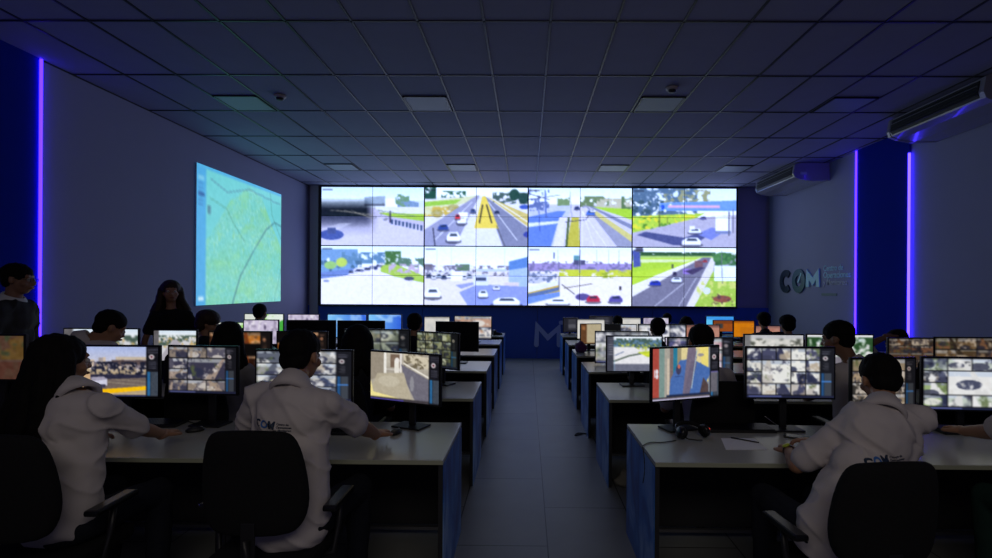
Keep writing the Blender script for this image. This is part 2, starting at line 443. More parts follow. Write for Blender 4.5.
def f_b1():
    c = Cv(FW, FH, (232, 225, 238), seed=3); c.sky((225, 240, 250), (250, 252, 252), .4)
    c.blot(0, .05, .36, .5, (115, 150, 190), .82, 14); c.blot(.2, .1, .62, .3, (95, 130, 160), .7, 18); c.blot(0, .25, .4, .5, (75, 105, 130), .5, 22)
    c.ell(.2, .28, .055, .08, (185, 205, 90)); c.ell(.09, .33, .06, .07, (150, 190, 110)); c.blot(.62, .08, .78, .35, (70, 110, 60), .7, 22); c.blot(.75, .2, 1, .36, (90, 120, 100), .6, 28)
    c.poly([(0, .5), (.5, .32), (.6, .32), (1, .62), (1, 1), (0, 1)], (234, 226, 238))
    c.poly([(0, .46), (.34, .38), (.26, .5), (0, .56)], (110, 130, 185))
    c.poly([(.58, .33), (.72, .3), (1, .5), (1, .62), (.72, .52), (.58, .44)], (165, 195, 80)); c.blot(.66, .3, .96, .46, (190, 170, 190), .6, 30)
    c.ell(.86, .55, .05, .035, (75, 80, 100))
    for i in range(14): c.car(.29 + .022 * i, .44 - .009 * i + .01 * (i % 3), .035, .045, [(50, 55, 90), (120, 125, 160), (240, 240, 245), (70, 75, 120)][i % 4])
    c.car(.53, .37, .03, .06, (50, 60, 110)); c.car(.59, .3, .04, .05, (245, 240, 245)); c.ell(.05, .6, .03, .02, (130, 140, 170))
    for k in range(3): c.line([(.5, .4), (.2 + .3 * k, 1)], .004, (248, 246, 250), .8)
    return c
def f_b2():
    c = Cv(FW, FH, (225, 216, 214), seed=4); c.sky((228, 240, 250), (252, 252, 252), .42)
    c.rect(0, .36, .5, .46, (225, 222, 225)); c.rect(.08, .3, .3, .42, (240, 238, 240)); c.rect(0, .3, .08, .4, (110, 100, 110)); c.blot(.3, .3, .44, .42, (95, 120, 95), .7, 26)
    c.blot(0, .32, .85, .5, (120, 115, 135), .5, 34); c.rect(.5, .38, .8, .43, (190, 200, 215))
    c.poly([(.82, .25), (1, .17), (1, .9), (.82, .7)], (165, 185, 225)); c.poly([(.82, .25), (1, .17), (1, .35), (.82, .4)], (90, 130, 190))
    c.rect(.78, .6, .92, .85, (215, 200, 225)); c.poly([(.34, .78), (.52, .64), (1, .68), (1, 1), (.42, 1)], (140, 150, 212)); c.poly([(.3, .66), (.5, .6), (.5, .64), (.36, .72)], (150, 155, 205))
    for i in range(9): c.car(.04 + .05 * i, .5 + .02 * (i % 2), .05, .07, [(60, 70, 100), (230, 230, 235), (150, 160, 180)][i % 3])
    c.car(.08, .79, .15, .2, (245, 246, 250)); c.rect(.26, .43, .37, .58, (245, 243, 245)); c.rect(.48, .48, .62, .66, (215, 220, 230)); c.rect(.5, .52, .6, .58, (60, 70, 100)); c.car(.57, .8, .09, .15, (240, 243, 250)); c.car(.8, .93, .26, .16, (248, 248, 250)); c.car(.7, .7, .07, .08, (225, 225, 240))
    for x in (.12, .26, .78): c.line([(x, .02), (x, .5)], .004, (190, 195, 205))
    return c
def f_a3():
    c = Cv(FW, FH, (205, 200, 215), seed=5); c.sky((222, 238, 250), (250, 252, 250), .28)
    c.blot(.28, .16, .4, .32, (120, 145, 100), .75, 20); c.blot(.5, .14, .78, .32, (105, 125, 85), .65, 22); c.blot(.66, .18, 1, .36, (190, 185, 160), .7, 24); c.blot(.9, .14, 1, .36, (95, 120, 80), .6, 22)
    c.poly([(.62, .32), (1, .36), (1, .54)], (165, 205, 60))
    c.poly([(0, .32), (.42, .3), (.3, 1), (0, 1)], (190, 195, 220)); c.poly([(0, .5), (.27, .4), (.36, .4), (.28, .62), (.22, 1), (0, 1)], (98, 128, 205)); c.poly([(0, .6), (.3, .56), (.3, .6), (0, .67)], (220, 225, 240))
    c.poly([(.52, .3), (.56, .3), (1, .9), (1, 1), (.52, 1)], (150, 150, 172)); c.poly([(.56, .3), (.62, .32), (1, .62), (1, .7)], (128, 132, 160)); c.poly([(.6, .4), (.66, .4), (1, .8), (1, .92)], (205, 195, 120)); c.poly([(.5, .34), (.56, .33), (.86, 1), (.5, 1)], (208, 202, 218))
    c.poly([(.42, .5), (.49, .5), (.5, 1), (.37, 1)], (190, 180, 70)); c.line([(.39, .52), (.37, 1)], .018, (70, 90, 50)); c.poly([(.3, .5), (.38, .5), (.34, 1), (.24, 1)], (222, 216, 228)); c.line([(.36, .58), (.55, .54), (.62, .4)], .006, (70, 70, 90))
    c.blot(0, .02, .2, .4, (95, 110, 160), .55, 30); c.line([(0, .1), (.2, .2)], .005, (50, 55, 80)); c.line([(0, .2), (.3, .12)], .004, (70, 75, 100)); c.line([(.16, .05), (.17, .5)], .014, (90, 110, 170)); c.line([(.4, .05), (.42, .5)], .004, (120, 125, 140)); c.line([(.1, .4), (.11, .75)], .006, (60, 80, 150))
    c.car(.6, .42, .08, .1, (70, 110, 200)); c.car(.62, .39, .05, .06, (245, 245, 250)); c.car(.47, .34, .05, .07, (50, 60, 110))
    for k in range(3): c.line([(.52, .4), (.52 + .12 * k, 1)], .004, (240, 238, 245))
    return c
def f_a4():
    c = Cv(FW, FH, (182, 177, 195), seed=6); c.sky((215, 230, 245), (245, 248, 250), .5)
    c.blot(0, 0, .62, .5, (85, 110, 135), .66, 18); c.blot(.3, .02, .75, .3, (150, 150, 110), .5, 22); c.blot(0, .2, .3, .45, (60, 85, 95), .55, 24)
    c.poly([(.26, .25), (1, .2), (1, .38), (.26, .38)], (110, 150, 215)); c.rect(.34, .29, .84, .33, (225, 170, 200)); c.ell(.29, .32, .02, .04, (40, 80, 190))
    c.poly([(0, .48), (.7, .42), (.62, .5), (0, .76)], (175, 205, 70)); c.blot(0, .46, .6, .7, (225, 215, 60), .5, 30); c.blot(0, .5, .5, .72, (90, 140, 50), .4, 26)
    c.line([(.26, .42), (.26, .66)], .008, (70, 70, 50)); c.line([(.34, .5), (.34, .6)], .006, (70, 70, 50))
    c.poly([(0, .78), (.62, .5), (1, .45), (1, 1), (0, 1)], (178, 172, 190)); c.poly([(.04, .8), (.12, .74), (.5, .84), (.7, .72), (.78, .74), (.6, .96), (.4, .97)], (75, 80, 125)); c.poly([(.62, .78), (.76, .66), (.9, .72), (.76, .88)], (120, 130, 195))
    c.rect(.8, .48, .95, .74, (242, 242, 248)); c.rect(.8, .72, .95, .77, (120, 130, 170)); c.car(.6, .72, .12, .1, (235, 238, 248)); c.rect(.55, .64, .6, .7, (240, 240, 248)); c.car(.57, .9, .18, .16, (240, 240, 246)); c.car(.68, .5, .06, .05, (90, 90, 150)); c.line([(.93, .4), (.93, .8)], .01, (90, 90, 110)); c.line([(.97, .35), (.97, .75)], .008, (100, 100, 120))
    c.blot(0, .08, .6, .44, (240, 245, 250), .36, 34)
    return c
def f_b3():
    c = Cv(FW, FH, (236, 226, 218), seed=7); c.sky((226, 235, 248), (252, 250, 250), .3)
    c.rect(0, .28, 1, .41, (160, 142, 190)); c.blot(0, .24, 1, .42, (120, 110, 150), .5, 40); c.rect(.44, .14, .5, .22, (90, 140, 150)); c.rect(.44, .22, .55, .3, (80, 80, 110)); c.rect(.24, .09, .26, .2, (120, 125, 150))
    c.blot(.3, .38, 1, .5, (195, 200, 60), .7, 36); c.blot(.7, .42, 1, .52, (150, 165, 50), .5, 24)
    c.poly([(0, .44), (.3, .48), (.1, .62), (0, .62)], (190, 190, 205)); c.blot(0, .4, .28, .62, (110, 120, 150), .5, 40)
    c.poly([(0, .74), (.3, .6), (.31, .82), (0, .98)], (205, 170, 80)); c.poly([(0, .68), (.3, .56), (.31, .64), (0, .78)], (225, 225, 225)); c.poly([(0, .8), (.3, .68), (.3, .74), (0, .88)], (90, 110, 150)); c.poly([(0, .86), (.31, .76), (.31, .84), (0, .98)], (110, 140, 215))
    c.line([(.3, .5), (.3, .72)], .006, (80, 80, 90)); c.line([(.35, .7), (.62, .62)], .006, (95, 85, 80)); c.line([(.33, .64), (.45, .8)], .008, (90, 85, 90))
    c.ell(.53, .85, .07, .06, (85, 75, 130)); c.car(.63, .88, .13, .14, (185, 45, 70)); c.car(.85, .88, .13, .14, (90, 80, 150)); c.car(.29, .93, .2, .12, (245, 245, 250)); c.rect(.885, .66, .905, .73, (50, 45, 60)); c.ell(.95, .96, .05, .04, (240, 240, 245))
    for x in (.29, .5, .66, .78, .88): c.line([(x, .04), (x, .44)], .004, (150, 150, 175))
    return c
def f_b4():
    c = Cv(FW, FH, (150, 148, 160), seed=8); c.sky((232, 240, 250), (252, 252, 250), .12)
    c.blot(.05, .07, .8, .17, (50, 85, 50), .72, 30); c.rect(0, .14, .8, .2, (175, 205, 110)); c.poly([(0, .18), (.66, .17), (.0, .64)], (180, 212, 60)); c.poly([(0, .2), (.6, .2), (.3, .34), (0, .34)], (225, 228, 195), .8); c.poly([(0, .26), (.5, .24), (.3, .34), (0, .42)], (170, 205, 60))
    c.poly([(.64, .18), (.7, .18), (0, .86), (0, .64)], (232, 226, 218)); c.poly([(.68, .16), (.76, .16), (.56, 1), (0, 1), (0, .84)], (118, 114, 132)); c.poly([(.76, .17), (.8, .17), (.78, .4), (.6, 1), (.52, 1)], (222, 214, 212))
    c.poly([(.78, .4), (1, .5), (1, 1), (.6, 1)], (160, 190, 70)); c.blot(.62, .55, 1, 1, (205, 210, 110), .5, 24); c.ell(.87, .87, .09, .06, (140, 80, 60)); c.blot(.76, .78, 1, .98, (90, 60, 60), .4, 30)
    c.rect(.79, .3, 1, .56, (232, 240, 245)); c.ell(.87, .18, .09, .11, (80, 130, 70)); c.blot(.76, .08, 1, .3, (60, 105, 60), .5, 26); c.line([(.86, .05), (.87, .6)], .006, (110, 110, 120)); c.ell(.72, .73, .035, .06, (210, 215, 225))
    c.poly([(0, .05), (.07, .05), (.08, .32), (.01, .34)], (75, 85, 150)); c.rect(.03, 0, .1, .07, (90, 90, 110))
    c.car(.22, .6, .11, .1, (40, 55, 165)); c.car(.43, .54, .1, .11, (235, 238, 248)); c.rect(.49, .36, .6, .45, (150, 120, 200)); c.car(.41, .44, .04, .08, (60, 50, 80)); c.rect(.6, .22, .68, .34, (120, 85, 90)); c.poly([(.5, .4), (.66, .32), (.7, .34), (.58, .46)], (70, 60, 90)); c.car(.7, .22, .04, .05, (190, 60, 60)); c.line([(.5, .6), (.22, 1)], .005, (225, 222, 230)); c.line([(.62, .5), (.45, 1)], .004, (225, 222, 230)); c.rect(.38, .28, .4, .35, (80, 90, 60))
    return c
feeds = [[f_a1, f_a2, f_a3, f_a4], [f_b1, f_b2, f_b3, f_b4]]
VX0, VX1 = at(321, 188, YB - .1).x, at(737, 190, YB - .1).x
VZ1, VZ0 = ZC - .04, 1.27
PWD, PHT = (VX1 - VX0) / 8, (VZ1 - VZ0) / 4
vw = empty('video_wall', ((VX0 + VX1) / 2, YB - .1, VZ0), 0, 'wide lit video wall of thin-edged panels showing eight road camera views on the back wall', 'video wall')
RN = ['top', 'second', 'third', 'bottom']
for fr in range(2):
    for fc in range(4):
        c = feeds[fr][fc]()
        c.grain(.045, 70)
        # small dark overlay caption bar
        c.rect(.01, .035, .11, .055, (30, 30, 40), .9)
        img = c.out()
        img = np.clip(img * 1.04, 0, 1)
        for pr in range(2):
            for pc in range(2):
                sub = img[pr * FH // 2:(pr + 1) * FH // 2, pc * FW // 2:(pc + 1) * FW // 2]
                cx = (fc * 2 + pc + .5 - 4) * PWD; cz = VZ1 - VZ0 - (fr * 2 + pr + .5) * PHT
                w_ = MB(); w_.box((0, .05, 0), (PWD - .002, .08, PHT - .002))
                po = w_.build('display_panel', M['bezel'], vw); po.location = (cx, 0, cz)
                ox = .006 if pc == 0 else -.006; oz = -.005 if pr == 0 else .005
                so = link('screen', pic_mesh(sub, PWD - .026 + .006, PHT - .022 + .006), M['wallscreen'], po)
                so.location = (ox * .8, .006, oz * .8)
fb = MB(); ww_ = VX1 - VX0; hh_ = VZ1 - VZ0
for s_ in (-1, 1): fb.box((s_ * (ww_ / 2 + .012), .05, hh_ / 2), (.024, .1, hh_ + .05))
fb.box((0, .05, hh_ + .018), (ww_ + .048, .1, .034)); fb.box((0, .05, -.02), (ww_ + .048, .1, .04))
fb.build('frame', M['bezel'], vw)

# the M sign on the blue panel below
ms = empty('letter_sign', (at(534, 347, YB).x, YB - .001, at(534, 347, YB).z), 0, 'large pale rounded letter M on the blue wall below the video wall', 'sign')
x1 = at(561.5, 347, YB).x - at(534, 347, YB).x; hz = at(534, 320, YB).z - at(534, 347, YB).z
def strokes(mb, pts, r, depth=.012):
    for a, b_ in zip(pts, pts[1:]):
        a, b_ = Vector(a), Vector(b_); t = (b_ - a).normalized(); n = Vector((-t.y, t.x)); out = []
        a0 = math.atan2(n.y, n.x)
        for k in range(9): q = a0 + PI * k / 8; out.append((a.x + r * math.cos(q), a.y + r * math.sin(q)))
        for k in range(9): q = a0 + PI + PI * k / 8; out.append((b_.x + r * math.cos(q), b_.y + r * math.sin(q)))
        mb.prism(out, -depth, 0)
def ribbon(mb, pts, r, depth=.012, closed=False, round_=True):
    pts = [Vector(p) for p in pts]; n = len(pts); L = []; R = []
    for i, p in enumerate(pts):
        a_ = pts[(i - 1) % n] if (closed or i > 0) else None; c_ = pts[(i + 1) % n] if (closed or i < n - 1) else None
        d1 = (p - a_).normalized() if a_ is not None else (c_ - p).normalized(); d2 = (c_ - p).normalized() if c_ is not None else d1
        nn = Vector((-d1.y - d2.y, d1.x + d2.x)).normalized(); k = 1 / max(.25, nn.dot(Vector((-d1.y, d1.x)))); cr = d1.x * d2.y - d1.y * d2.x
        L.append(p + nn * r * (k if cr >= 0 else min(k, 1.25))); R.append(p - nn * r * (k if cr <= 0 else min(k, 1.25)))
    if round_ and not closed:
        for end in (0, 1):
            e, o = (pts[-1], pts[-2]) if end else (pts[0], pts[1]); t = (e - o).normalized(); nn = Vector((-t.y, t.x)); s_ = 1 if end else -1
            for q in (.5, .85, 1.15, 1.4):
                l_, r2 = e + nn * s_ * r * math.cos(q) + t * r * math.sin(q), e - nn * s_ * r * math.cos(q) + t * r * math.sin(q)
                if end: L.append(l_); R.append(r2)
                else: L.insert(0, l_); R.insert(0, r2)
    n = len(L); n0 = set(mb.b.verts)
    F = [[mb.b.verts.new((q.x, -depth, q.y)) for q in ln] for ln in (L, R)]; K = [[mb.b.verts.new((q.x, -.0005, q.y)) for q in ln] for ln in (L, R)]
    for k in range(n if closed else n - 1):
        j = (k + 1) % n
        mb.b.faces.new((F[0][k], F[0][j], F[1][j], F[1][k])); mb.b.faces.new((F[0][k], K[0][k], K[0][j], F[0][j])); mb.b.faces.new((F[1][k], F[1][j], K[1][j], K[1][k])); mb.b.faces.new((K[0][k], K[1][k], K[1][j], K[0][j]))
    if not closed:
        for k in (0, n - 1): mb.b.faces.new((F[0][k], F[1][k], K[1][k], K[0][k]))
    mb._fin(n0)
lm = MB(); r_ = .058
ribbon(lm, [(r_, r_), (r_, hz - r_ * 1.6), (x1 * .5, hz * .34), (x1 - r_, hz - r_ * 2.6), (x1 - r_, r_)], r_)
lm.build('letter', M['m_blue'], ms)
d_ = MB(); ribbon(d_, [(x1 - .02, hz - r_), (x1 + .14, hz - r_), (x1 + .2, hz - r_ * 1.9), (x1 + .2, hz * .4)], r_ * .8); d_.build('accent', M['m_blue'], ms)

# ------------------------------------------------------------------ map on the left wall: self-lit panel standing in for projector light
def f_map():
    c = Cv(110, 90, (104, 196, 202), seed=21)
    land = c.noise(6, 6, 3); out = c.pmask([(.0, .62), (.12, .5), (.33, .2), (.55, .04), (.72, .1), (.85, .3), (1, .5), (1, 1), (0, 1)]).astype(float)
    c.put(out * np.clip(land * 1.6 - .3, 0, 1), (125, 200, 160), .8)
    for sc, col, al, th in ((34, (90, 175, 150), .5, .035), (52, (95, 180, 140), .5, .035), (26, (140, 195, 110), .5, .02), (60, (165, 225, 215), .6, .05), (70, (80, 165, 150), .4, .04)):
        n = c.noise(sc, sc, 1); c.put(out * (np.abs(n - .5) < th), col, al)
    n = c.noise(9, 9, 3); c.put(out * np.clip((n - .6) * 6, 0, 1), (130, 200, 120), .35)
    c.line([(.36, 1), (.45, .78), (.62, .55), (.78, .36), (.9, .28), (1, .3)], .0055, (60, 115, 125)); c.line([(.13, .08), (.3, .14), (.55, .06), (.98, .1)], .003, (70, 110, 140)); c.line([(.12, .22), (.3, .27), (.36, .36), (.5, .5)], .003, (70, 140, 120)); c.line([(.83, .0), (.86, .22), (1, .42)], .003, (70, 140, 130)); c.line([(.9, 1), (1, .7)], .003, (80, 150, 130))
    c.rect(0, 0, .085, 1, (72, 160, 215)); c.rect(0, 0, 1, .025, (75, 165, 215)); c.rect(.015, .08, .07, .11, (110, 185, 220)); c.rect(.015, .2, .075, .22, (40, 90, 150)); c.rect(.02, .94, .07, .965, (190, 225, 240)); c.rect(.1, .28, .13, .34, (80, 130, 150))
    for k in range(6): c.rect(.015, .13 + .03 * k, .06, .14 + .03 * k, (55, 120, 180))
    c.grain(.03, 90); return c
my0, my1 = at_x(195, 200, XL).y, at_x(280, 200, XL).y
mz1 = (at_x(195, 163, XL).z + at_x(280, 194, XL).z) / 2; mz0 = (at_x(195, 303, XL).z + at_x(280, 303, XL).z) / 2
me_ = empty('glowing_map_panel', (XL + .02, (my0 + my1) / 2, mz0), PI / 2, 'bright cyan street map on the left wall, a glowing panel for projector light', 'glowing map panel')
s_ = link('map_picture', pic_mesh(f_map().out(), my1 - my0, mz1 - mz0), M['mapglow'], me_); s_.location = (0, -.006, (mz1 - mz0) / 2)
MB().box((0, .006, (mz1 - mz0) / 2), (my1 - my0 - .01, .02, mz1 - mz0 - .01)).build('map_backing', M['paper'], me_)

# ------------------------------------------------------------------ COM letters on the right wall
def text_mesh(s, size, depth=.004, bold=0.0, seg=1):
    cu = bpy.data.curves.new('t', 'FONT'); cu.body = s; cu.size = size; cu.extrude = depth; cu.offset = bold; cu.resolution_u = 4
    to = bpy.data.objects.new('t', cu); COL.objects.link(to)
    bpy.context.view_layer.update()
    me = bpy.data.meshes.new_from_object(to.evaluated_get(bpy.context.evaluated_depsgraph_get()))
    bpy.data.objects.remove(to); bpy.data.curves.remove(cu); return me
ly0, ly1 = at_x(822, 280, XR).y, at_x(781, 280, XR).y
lz0, lz1 = at_x(800, 293, XR).z, at_x(800, 269, XR).z
ls = empty('wall_sign', (XR - .003, ly1, lz0), -PI / 2, 'dark and pale COM lettering with four small lines of words on the right wall', 'sign')
hC = lz1 - lz0; x = 0; wd = (ly1 - ly0) / 3.15
for ch, mt in (('C', M['letter_dark']), ('O', M['letter_teal']), ('M', M['letter_pale'])):
    lt = MB(); rr = wd * .13; cx_, cz_ = wd * .5, hC * .5
    if ch == 'C': ribbon(lt, [(cx_ + (wd * .5 - rr) * math.cos(q), cz_ + (hC * .5 - rr) * math.sin(q)) for q in np.linspace(.75, 2 * PI - .75, 24)], rr, .03, round_=False)
    elif ch == 'O': ribbon(lt, [(cx_ + (wd * .5 - rr) * math.cos(q), cz_ + (hC * .5 - rr) * math.sin(q)) for q in np.linspace(0, 2 * PI, 30)[:-1]], rr, .03, closed=True)
    else: ribbon(lt, [(rr, hC * .25), (rr, hC - rr * 1.3), (wd * .5, hC * .45), (wd - rr, hC - rr * 1.3), (wd - rr, hC * .25)], rr * .9, .03, round_=False)
    lo = lt.build('letter', mt, ls); lo.location = (x, 0, 0); x += wd * 1.05
    if ch == 'O':
        t = MB(); ribbon(t, [(wd * .5, hC * .45), (wd * .72, hC * .8)], .02, .034); t.build('clock_hand', M['letter_pale'], lo)
for i, (ln, mt, sz) in enumerate((('Centro de', M['letter_pale'], .15), ('Operaciones', M['letter_pale'], .165), ('y Monitoreo', M['letter_grey'], .15), ('', None, 0))):
    if not ln: continue
    me = text_mesh(ln, sz, .003, .002)
    for v in me.vertices: v.co = (v.co.x, -.004 - v.co.z, v.co.y)
    lo = link('word_line', me, mt, ls); lo.location = (x + .06, 0, hC * (.86 - .27 * i))
b_ = MB(); b_.box((x + .25, -.004, -.02), (.5, .006, .05)); b_.build('underline', M['letter_green'], ls)
# ------------------------------------------------------------------ rows of desks
ROWS = [2.82, 4.40, 5.86, 7.24, 8.66, 10.1]; DD = .80; DH = .75
AL, AR = -.45, .70
def make_desk(wd, end):
    """end: +1 blue printed panel on the right side, -1 on the left, 0 none"""
    e = empty('desk', (0, 0, 0))
    t = MB(); t.box((0, DD / 2, DH - .0125), (wd - .002, DD, .025), bev=.003); t.build('desktop', M['top'], e)
    t = MB(); t.box((0, -.001, DH - .0125), (wd - .004, .004, .022)); t.build('edge_band', M['edge'], e)
    for s in (-1, 1):
        x = s * (wd / 2 - .016)
        t = MB(); t.box((x, DD / 2, (DH - .025) / 2), (.028, DD - .04, DH - .025)); o = t.build('side_panel', M['dpanel'], e)
        if end == s:
            t = MB(); t.box((s * (wd / 2 - .0005), DD / 2, (DH - .03) / 2), (.003, DD - .02, DH - .03)); t.build('printed_sheet', M['print'], o)
    t = MB(); t.box((0, DD - .06, .40), (wd - .06, .018, .66)); t.build('back_panel', M['dpanel'], e)
    t = MB(); t.box((0, DD - .12, .07), (wd - .06, .03, .02)); t.build('lit_floor_bar', M['metal'], e)  # bar added to mimic the thin line of lit floor under the panel
    return e
ordn = ['front', 'second', 'third', 'fourth', 'fifth', 'rearmost']
posn = ['next to the aisle', 'second from the aisle', 'third from the aisle', 'against the side wall']
protos = {}
for side_, wd in (('left', 1.20), ('right', 1.255)):
    sgn = -1 if side_ == 'left' else 1; x0 = AL if sgn < 0 else AR
    for r, yy in enumerate(ROWS):
        for k in range(4):
            end = (-sgn if k == 0 else 0)
            key = (side_, end)
            if key not in protos: protos[key] = o = make_desk(wd, end)
            else: o = copy_tree(protos[key])
            o.location = (x0 + sgn * (k + .5) * wd, yy, 0)
            row = f'{ordn[r]} row of the {side_} block'
            extra = ', its blue printed end panel showing' if k == 0 else ''
            tag(o, f'grey-topped desk {posn[k]} in the {row}' , 'desk', 'control room desks')

# ------------------------------------------------------------------ monitor pictures
def p_mosaic(w, h, seed, cols=4, rws=4, side=True, pal=None, big=None, tint=(1, 1, 1)):
    c = Cv(w, h, (12, 12, 16), seed=seed); r = c.rng
    W0 = .84 if side else 1.0
    base = pal or [(200, 195, 190), (170, 160, 150), (120, 120, 140), (60, 65, 95), (220, 215, 215), (150, 140, 120)]
    cells = [(i, j, 1, 1) for j in range(rws) for i in range(cols)]
    if big: cells = [q for q in cells if not (big[0] <= q[0] < big[0] + big[2] and big[1] <= q[1] < big[1] + big[3])] + [big]
    for (i, j, ci, cj) in cells:
        u0, u1 = i / cols * W0 + .006, (i + ci) / cols * W0 - .004; v0, v1 = j / rws * .95 + .01, (j + cj) / rws * .95 - .008
        if ci == 1 and r.rand() < .05: c.rect(u0, v0, u1, v1, (10, 10, 12)); continue
        bg = np.array(base[r.randint(len(base))]); c.rect(u0, v0, u1, v1, bg)
        c.rect(u0, v0, u1, v0 + (v1 - v0) * r.uniform(.1, .35), np.array((205, 215, 230)) * r.uniform(.7, 1))
        x = r.uniform(u0, u1); d = r.uniform(-.5, .5) * (u1 - u0)
        m = c.pmask([(x - .02, v0), (x + .02, v0), (x + d + .08, v1), (x + d - .08, v1)]) & (c.u > u0) & (c.u < u1) & (c.v > v0) & (c.v < v1)
        c.put(m.astype(float), base[r.randint(len(base))])
        uc, vc = r.uniform(u0, u1), r.uniform((v0 + v1) / 2, v1); ins = (c.u > u0) & (c.u < u1) & (c.v > v0) & (c.v < v1)
        k2 = ((((c.u - uc) / (u1 - u0) * 1.4) ** 2 + ((c.v - vc) / (v1 - v0) * 1.8) ** 2) < r.uniform(.1, .4)) & ins
        c.put(k2.astype(float), [(45, 50, 78), (225, 225, 222), (60, 62, 85)][r.randint(3)], .85)
        for q in range(3):
            col = [(40, 45, 70), (235, 235, 235), (215, 212, 205), (60, 60, 80), (175, 160, 140), (30, 32, 45), (95, 110, 70)][r.randint(7)]
            c.blot(u0, v0, u1, v1, col, r.uniform(.3, .5), r.uniform(8, 26), .85, .2)
    if side:
        c.rect(W0 + .005, 0, 1, .97, (22, 23, 30)); c.ell(W0 + .06, .2, .028, .045, (200, 195, 200)); c.ell(W0 + .06, .2, .012, .02, (60, 30, 40))
        for k in range(8): c.rect(W0 + .02, .04 + k * .012, W0 + .13 * r.uniform(.5, 1), .045 + k * .012, (90, 90, 105))
        for k in range(6): c.rect(W0 + .03 + .02 * (k % 2), .28 + k * .03, W0 + .10, .295 + k * .03, (85, 85, 95), .7)
        c.rect(W0 + .015, .5, W0 + .045, .96, (35, 80, 130)); c.rect(W0 + .05, .5, W0 + .13, .96, (60, 66, 76)); c.rect(W0 + .015, .66, W0 + .13, .68, (70, 130, 210))
    c.rect(0, .955, 1, 1, (30, 34, 60)); c.rect(.02, .965, .4, .985, (110, 120, 190))
    c.a *= np.array(tint); return c.out()
def p_side(c, W0, r):
    c.rect(W0, 0, 1, 1, (20, 20, 26)); c.ell(W0 + .065, .2, .03, .05, (215, 205, 210)); c.ell(W0 + .065, .2, .014, .024, (90, 40, 50))
    for k in range(5): c.rect(W0 + .02, .03 + k * .022, W0 + .14, .038 + k * .022, (80, 80, 95))
    for k in range(4): c.rect(W0 + .03, .3 + k * .04, W0 + .12, .315 + k * .04, (75, 75, 90))
    c.rect(W0 + .015, .5, W0 + .05, .98, (40, 100, 150)); c.rect(W0 + .055, .5, W0 + .14, .98, (60, 68, 80))
def p_avenue(w, h):
    c = Cv(w, h, (180, 160, 130), seed=41); c.sky((165, 180, 225), (200, 200, 215), .34)
    for i in range(16): x = .02 + .055 * i; c.rect(x, .34 - .14 * abs(math.sin(i * 2.3)), x + .03 + .03 * (i % 2), .46, [(205, 185, 165), (120, 110, 120), (160, 150, 150)][i % 3])
    c.rect(.5, .2, .86, .26, (195, 180, 160)); c.rect(.45, .27, .86, .36, (90, 75, 75)); c.blot(0, .3, .86, .6, (30, 32, 50), .58, 30); c.blot(0, .34, .86, .6, (215, 205, 205), .35, 44)
    c.poly([(0, .5), (.25, .55), (.12, 1), (0, 1)], (200, 165, 125)); c.rect(.2, .56, .86, .66, (40, 40, 62)); c.poly([(.3, .66), (.86, .62), (.86, .8), (.2, .9)], (112, 98, 92))
    c.line([(.3, .7), (.86, .78)], .006, (150, 140, 120)); c.line([(.5, .66), (.86, .7)], .005, (150, 140, 120))
    c.rect(.22, .64, .4, .78, (205, 205, 225)); c.poly([(.2, .62), (.36, .6), (.4, .66), (.22, .7)], (160, 155, 175)); c.rect(.2, .76, .38, .82, (60, 58, 80)); c.poly([(.18, .88), (.86, .79), (.86, .87), (.2, .98)], (245, 190, 10)); c.rect(0, .965, .86, 1, (45, 50, 85)); p_side(c, .86, None)
    c.grain(.05, 60); return c.out()
def p_station(w, h):
    c = Cv(w, h, (158, 150, 138), seed=42); n = c.noise(4, 4, 3); c.put(np.clip(n * 1.5 - .3, 0, 1), (205, 198, 182), .8)
    c.poly([(0, 0), (.25, 0), (.2, .5), (0, .6)], (150, 140, 125)); c.rect(.2, .0, .24, .45, (235, 232, 225)); c.rect(.3, .02, .45, .3, (120, 100, 85)); c.rect(.44, 0, .47, .4, (225, 220, 215)); c.rect(.36, .16, .43, .42, (230, 225, 215)); c.ell(.4, .15, .035, .06, (235, 230, 225))
    c.poly([(.5, .0), (.86, .05), (.86, .3), (.5, .15)], (205, 195, 172)); c.blot(.5, .0, .86, .3, (110, 100, 80), .5, 30); c.poly([(.46, .22), (.86, .5), (.86, .95), (.66, .95), (.5, .5)], (108, 105, 118)); c.line([(.5, .2), (.86, .46)], .014, (240, 235, 225)); c.line([(.24, .35), (.45, .35)], .006, (225, 220, 215))
    c.poly([(.1, .45), (.5, .4), (.62, .95), (0, .95), (0, .8)], (180, 170, 148)); c.ell(.28, .6, .16, .12, (198, 190, 170), .7); c.poly([(0, .6), (.04, .85), (.5, .96), (0, .96)], (240, 225, 150)); c.ell(.62, .62, .03, .16, (160, 160, 165), .6)
    c.rect(0, .95, .86, 1, (60, 55, 60)); c.rect(0, .975, .5, 1, (70, 60, 150)); p_side(c, .86, None); c.grain(.04, 50); return c.out()
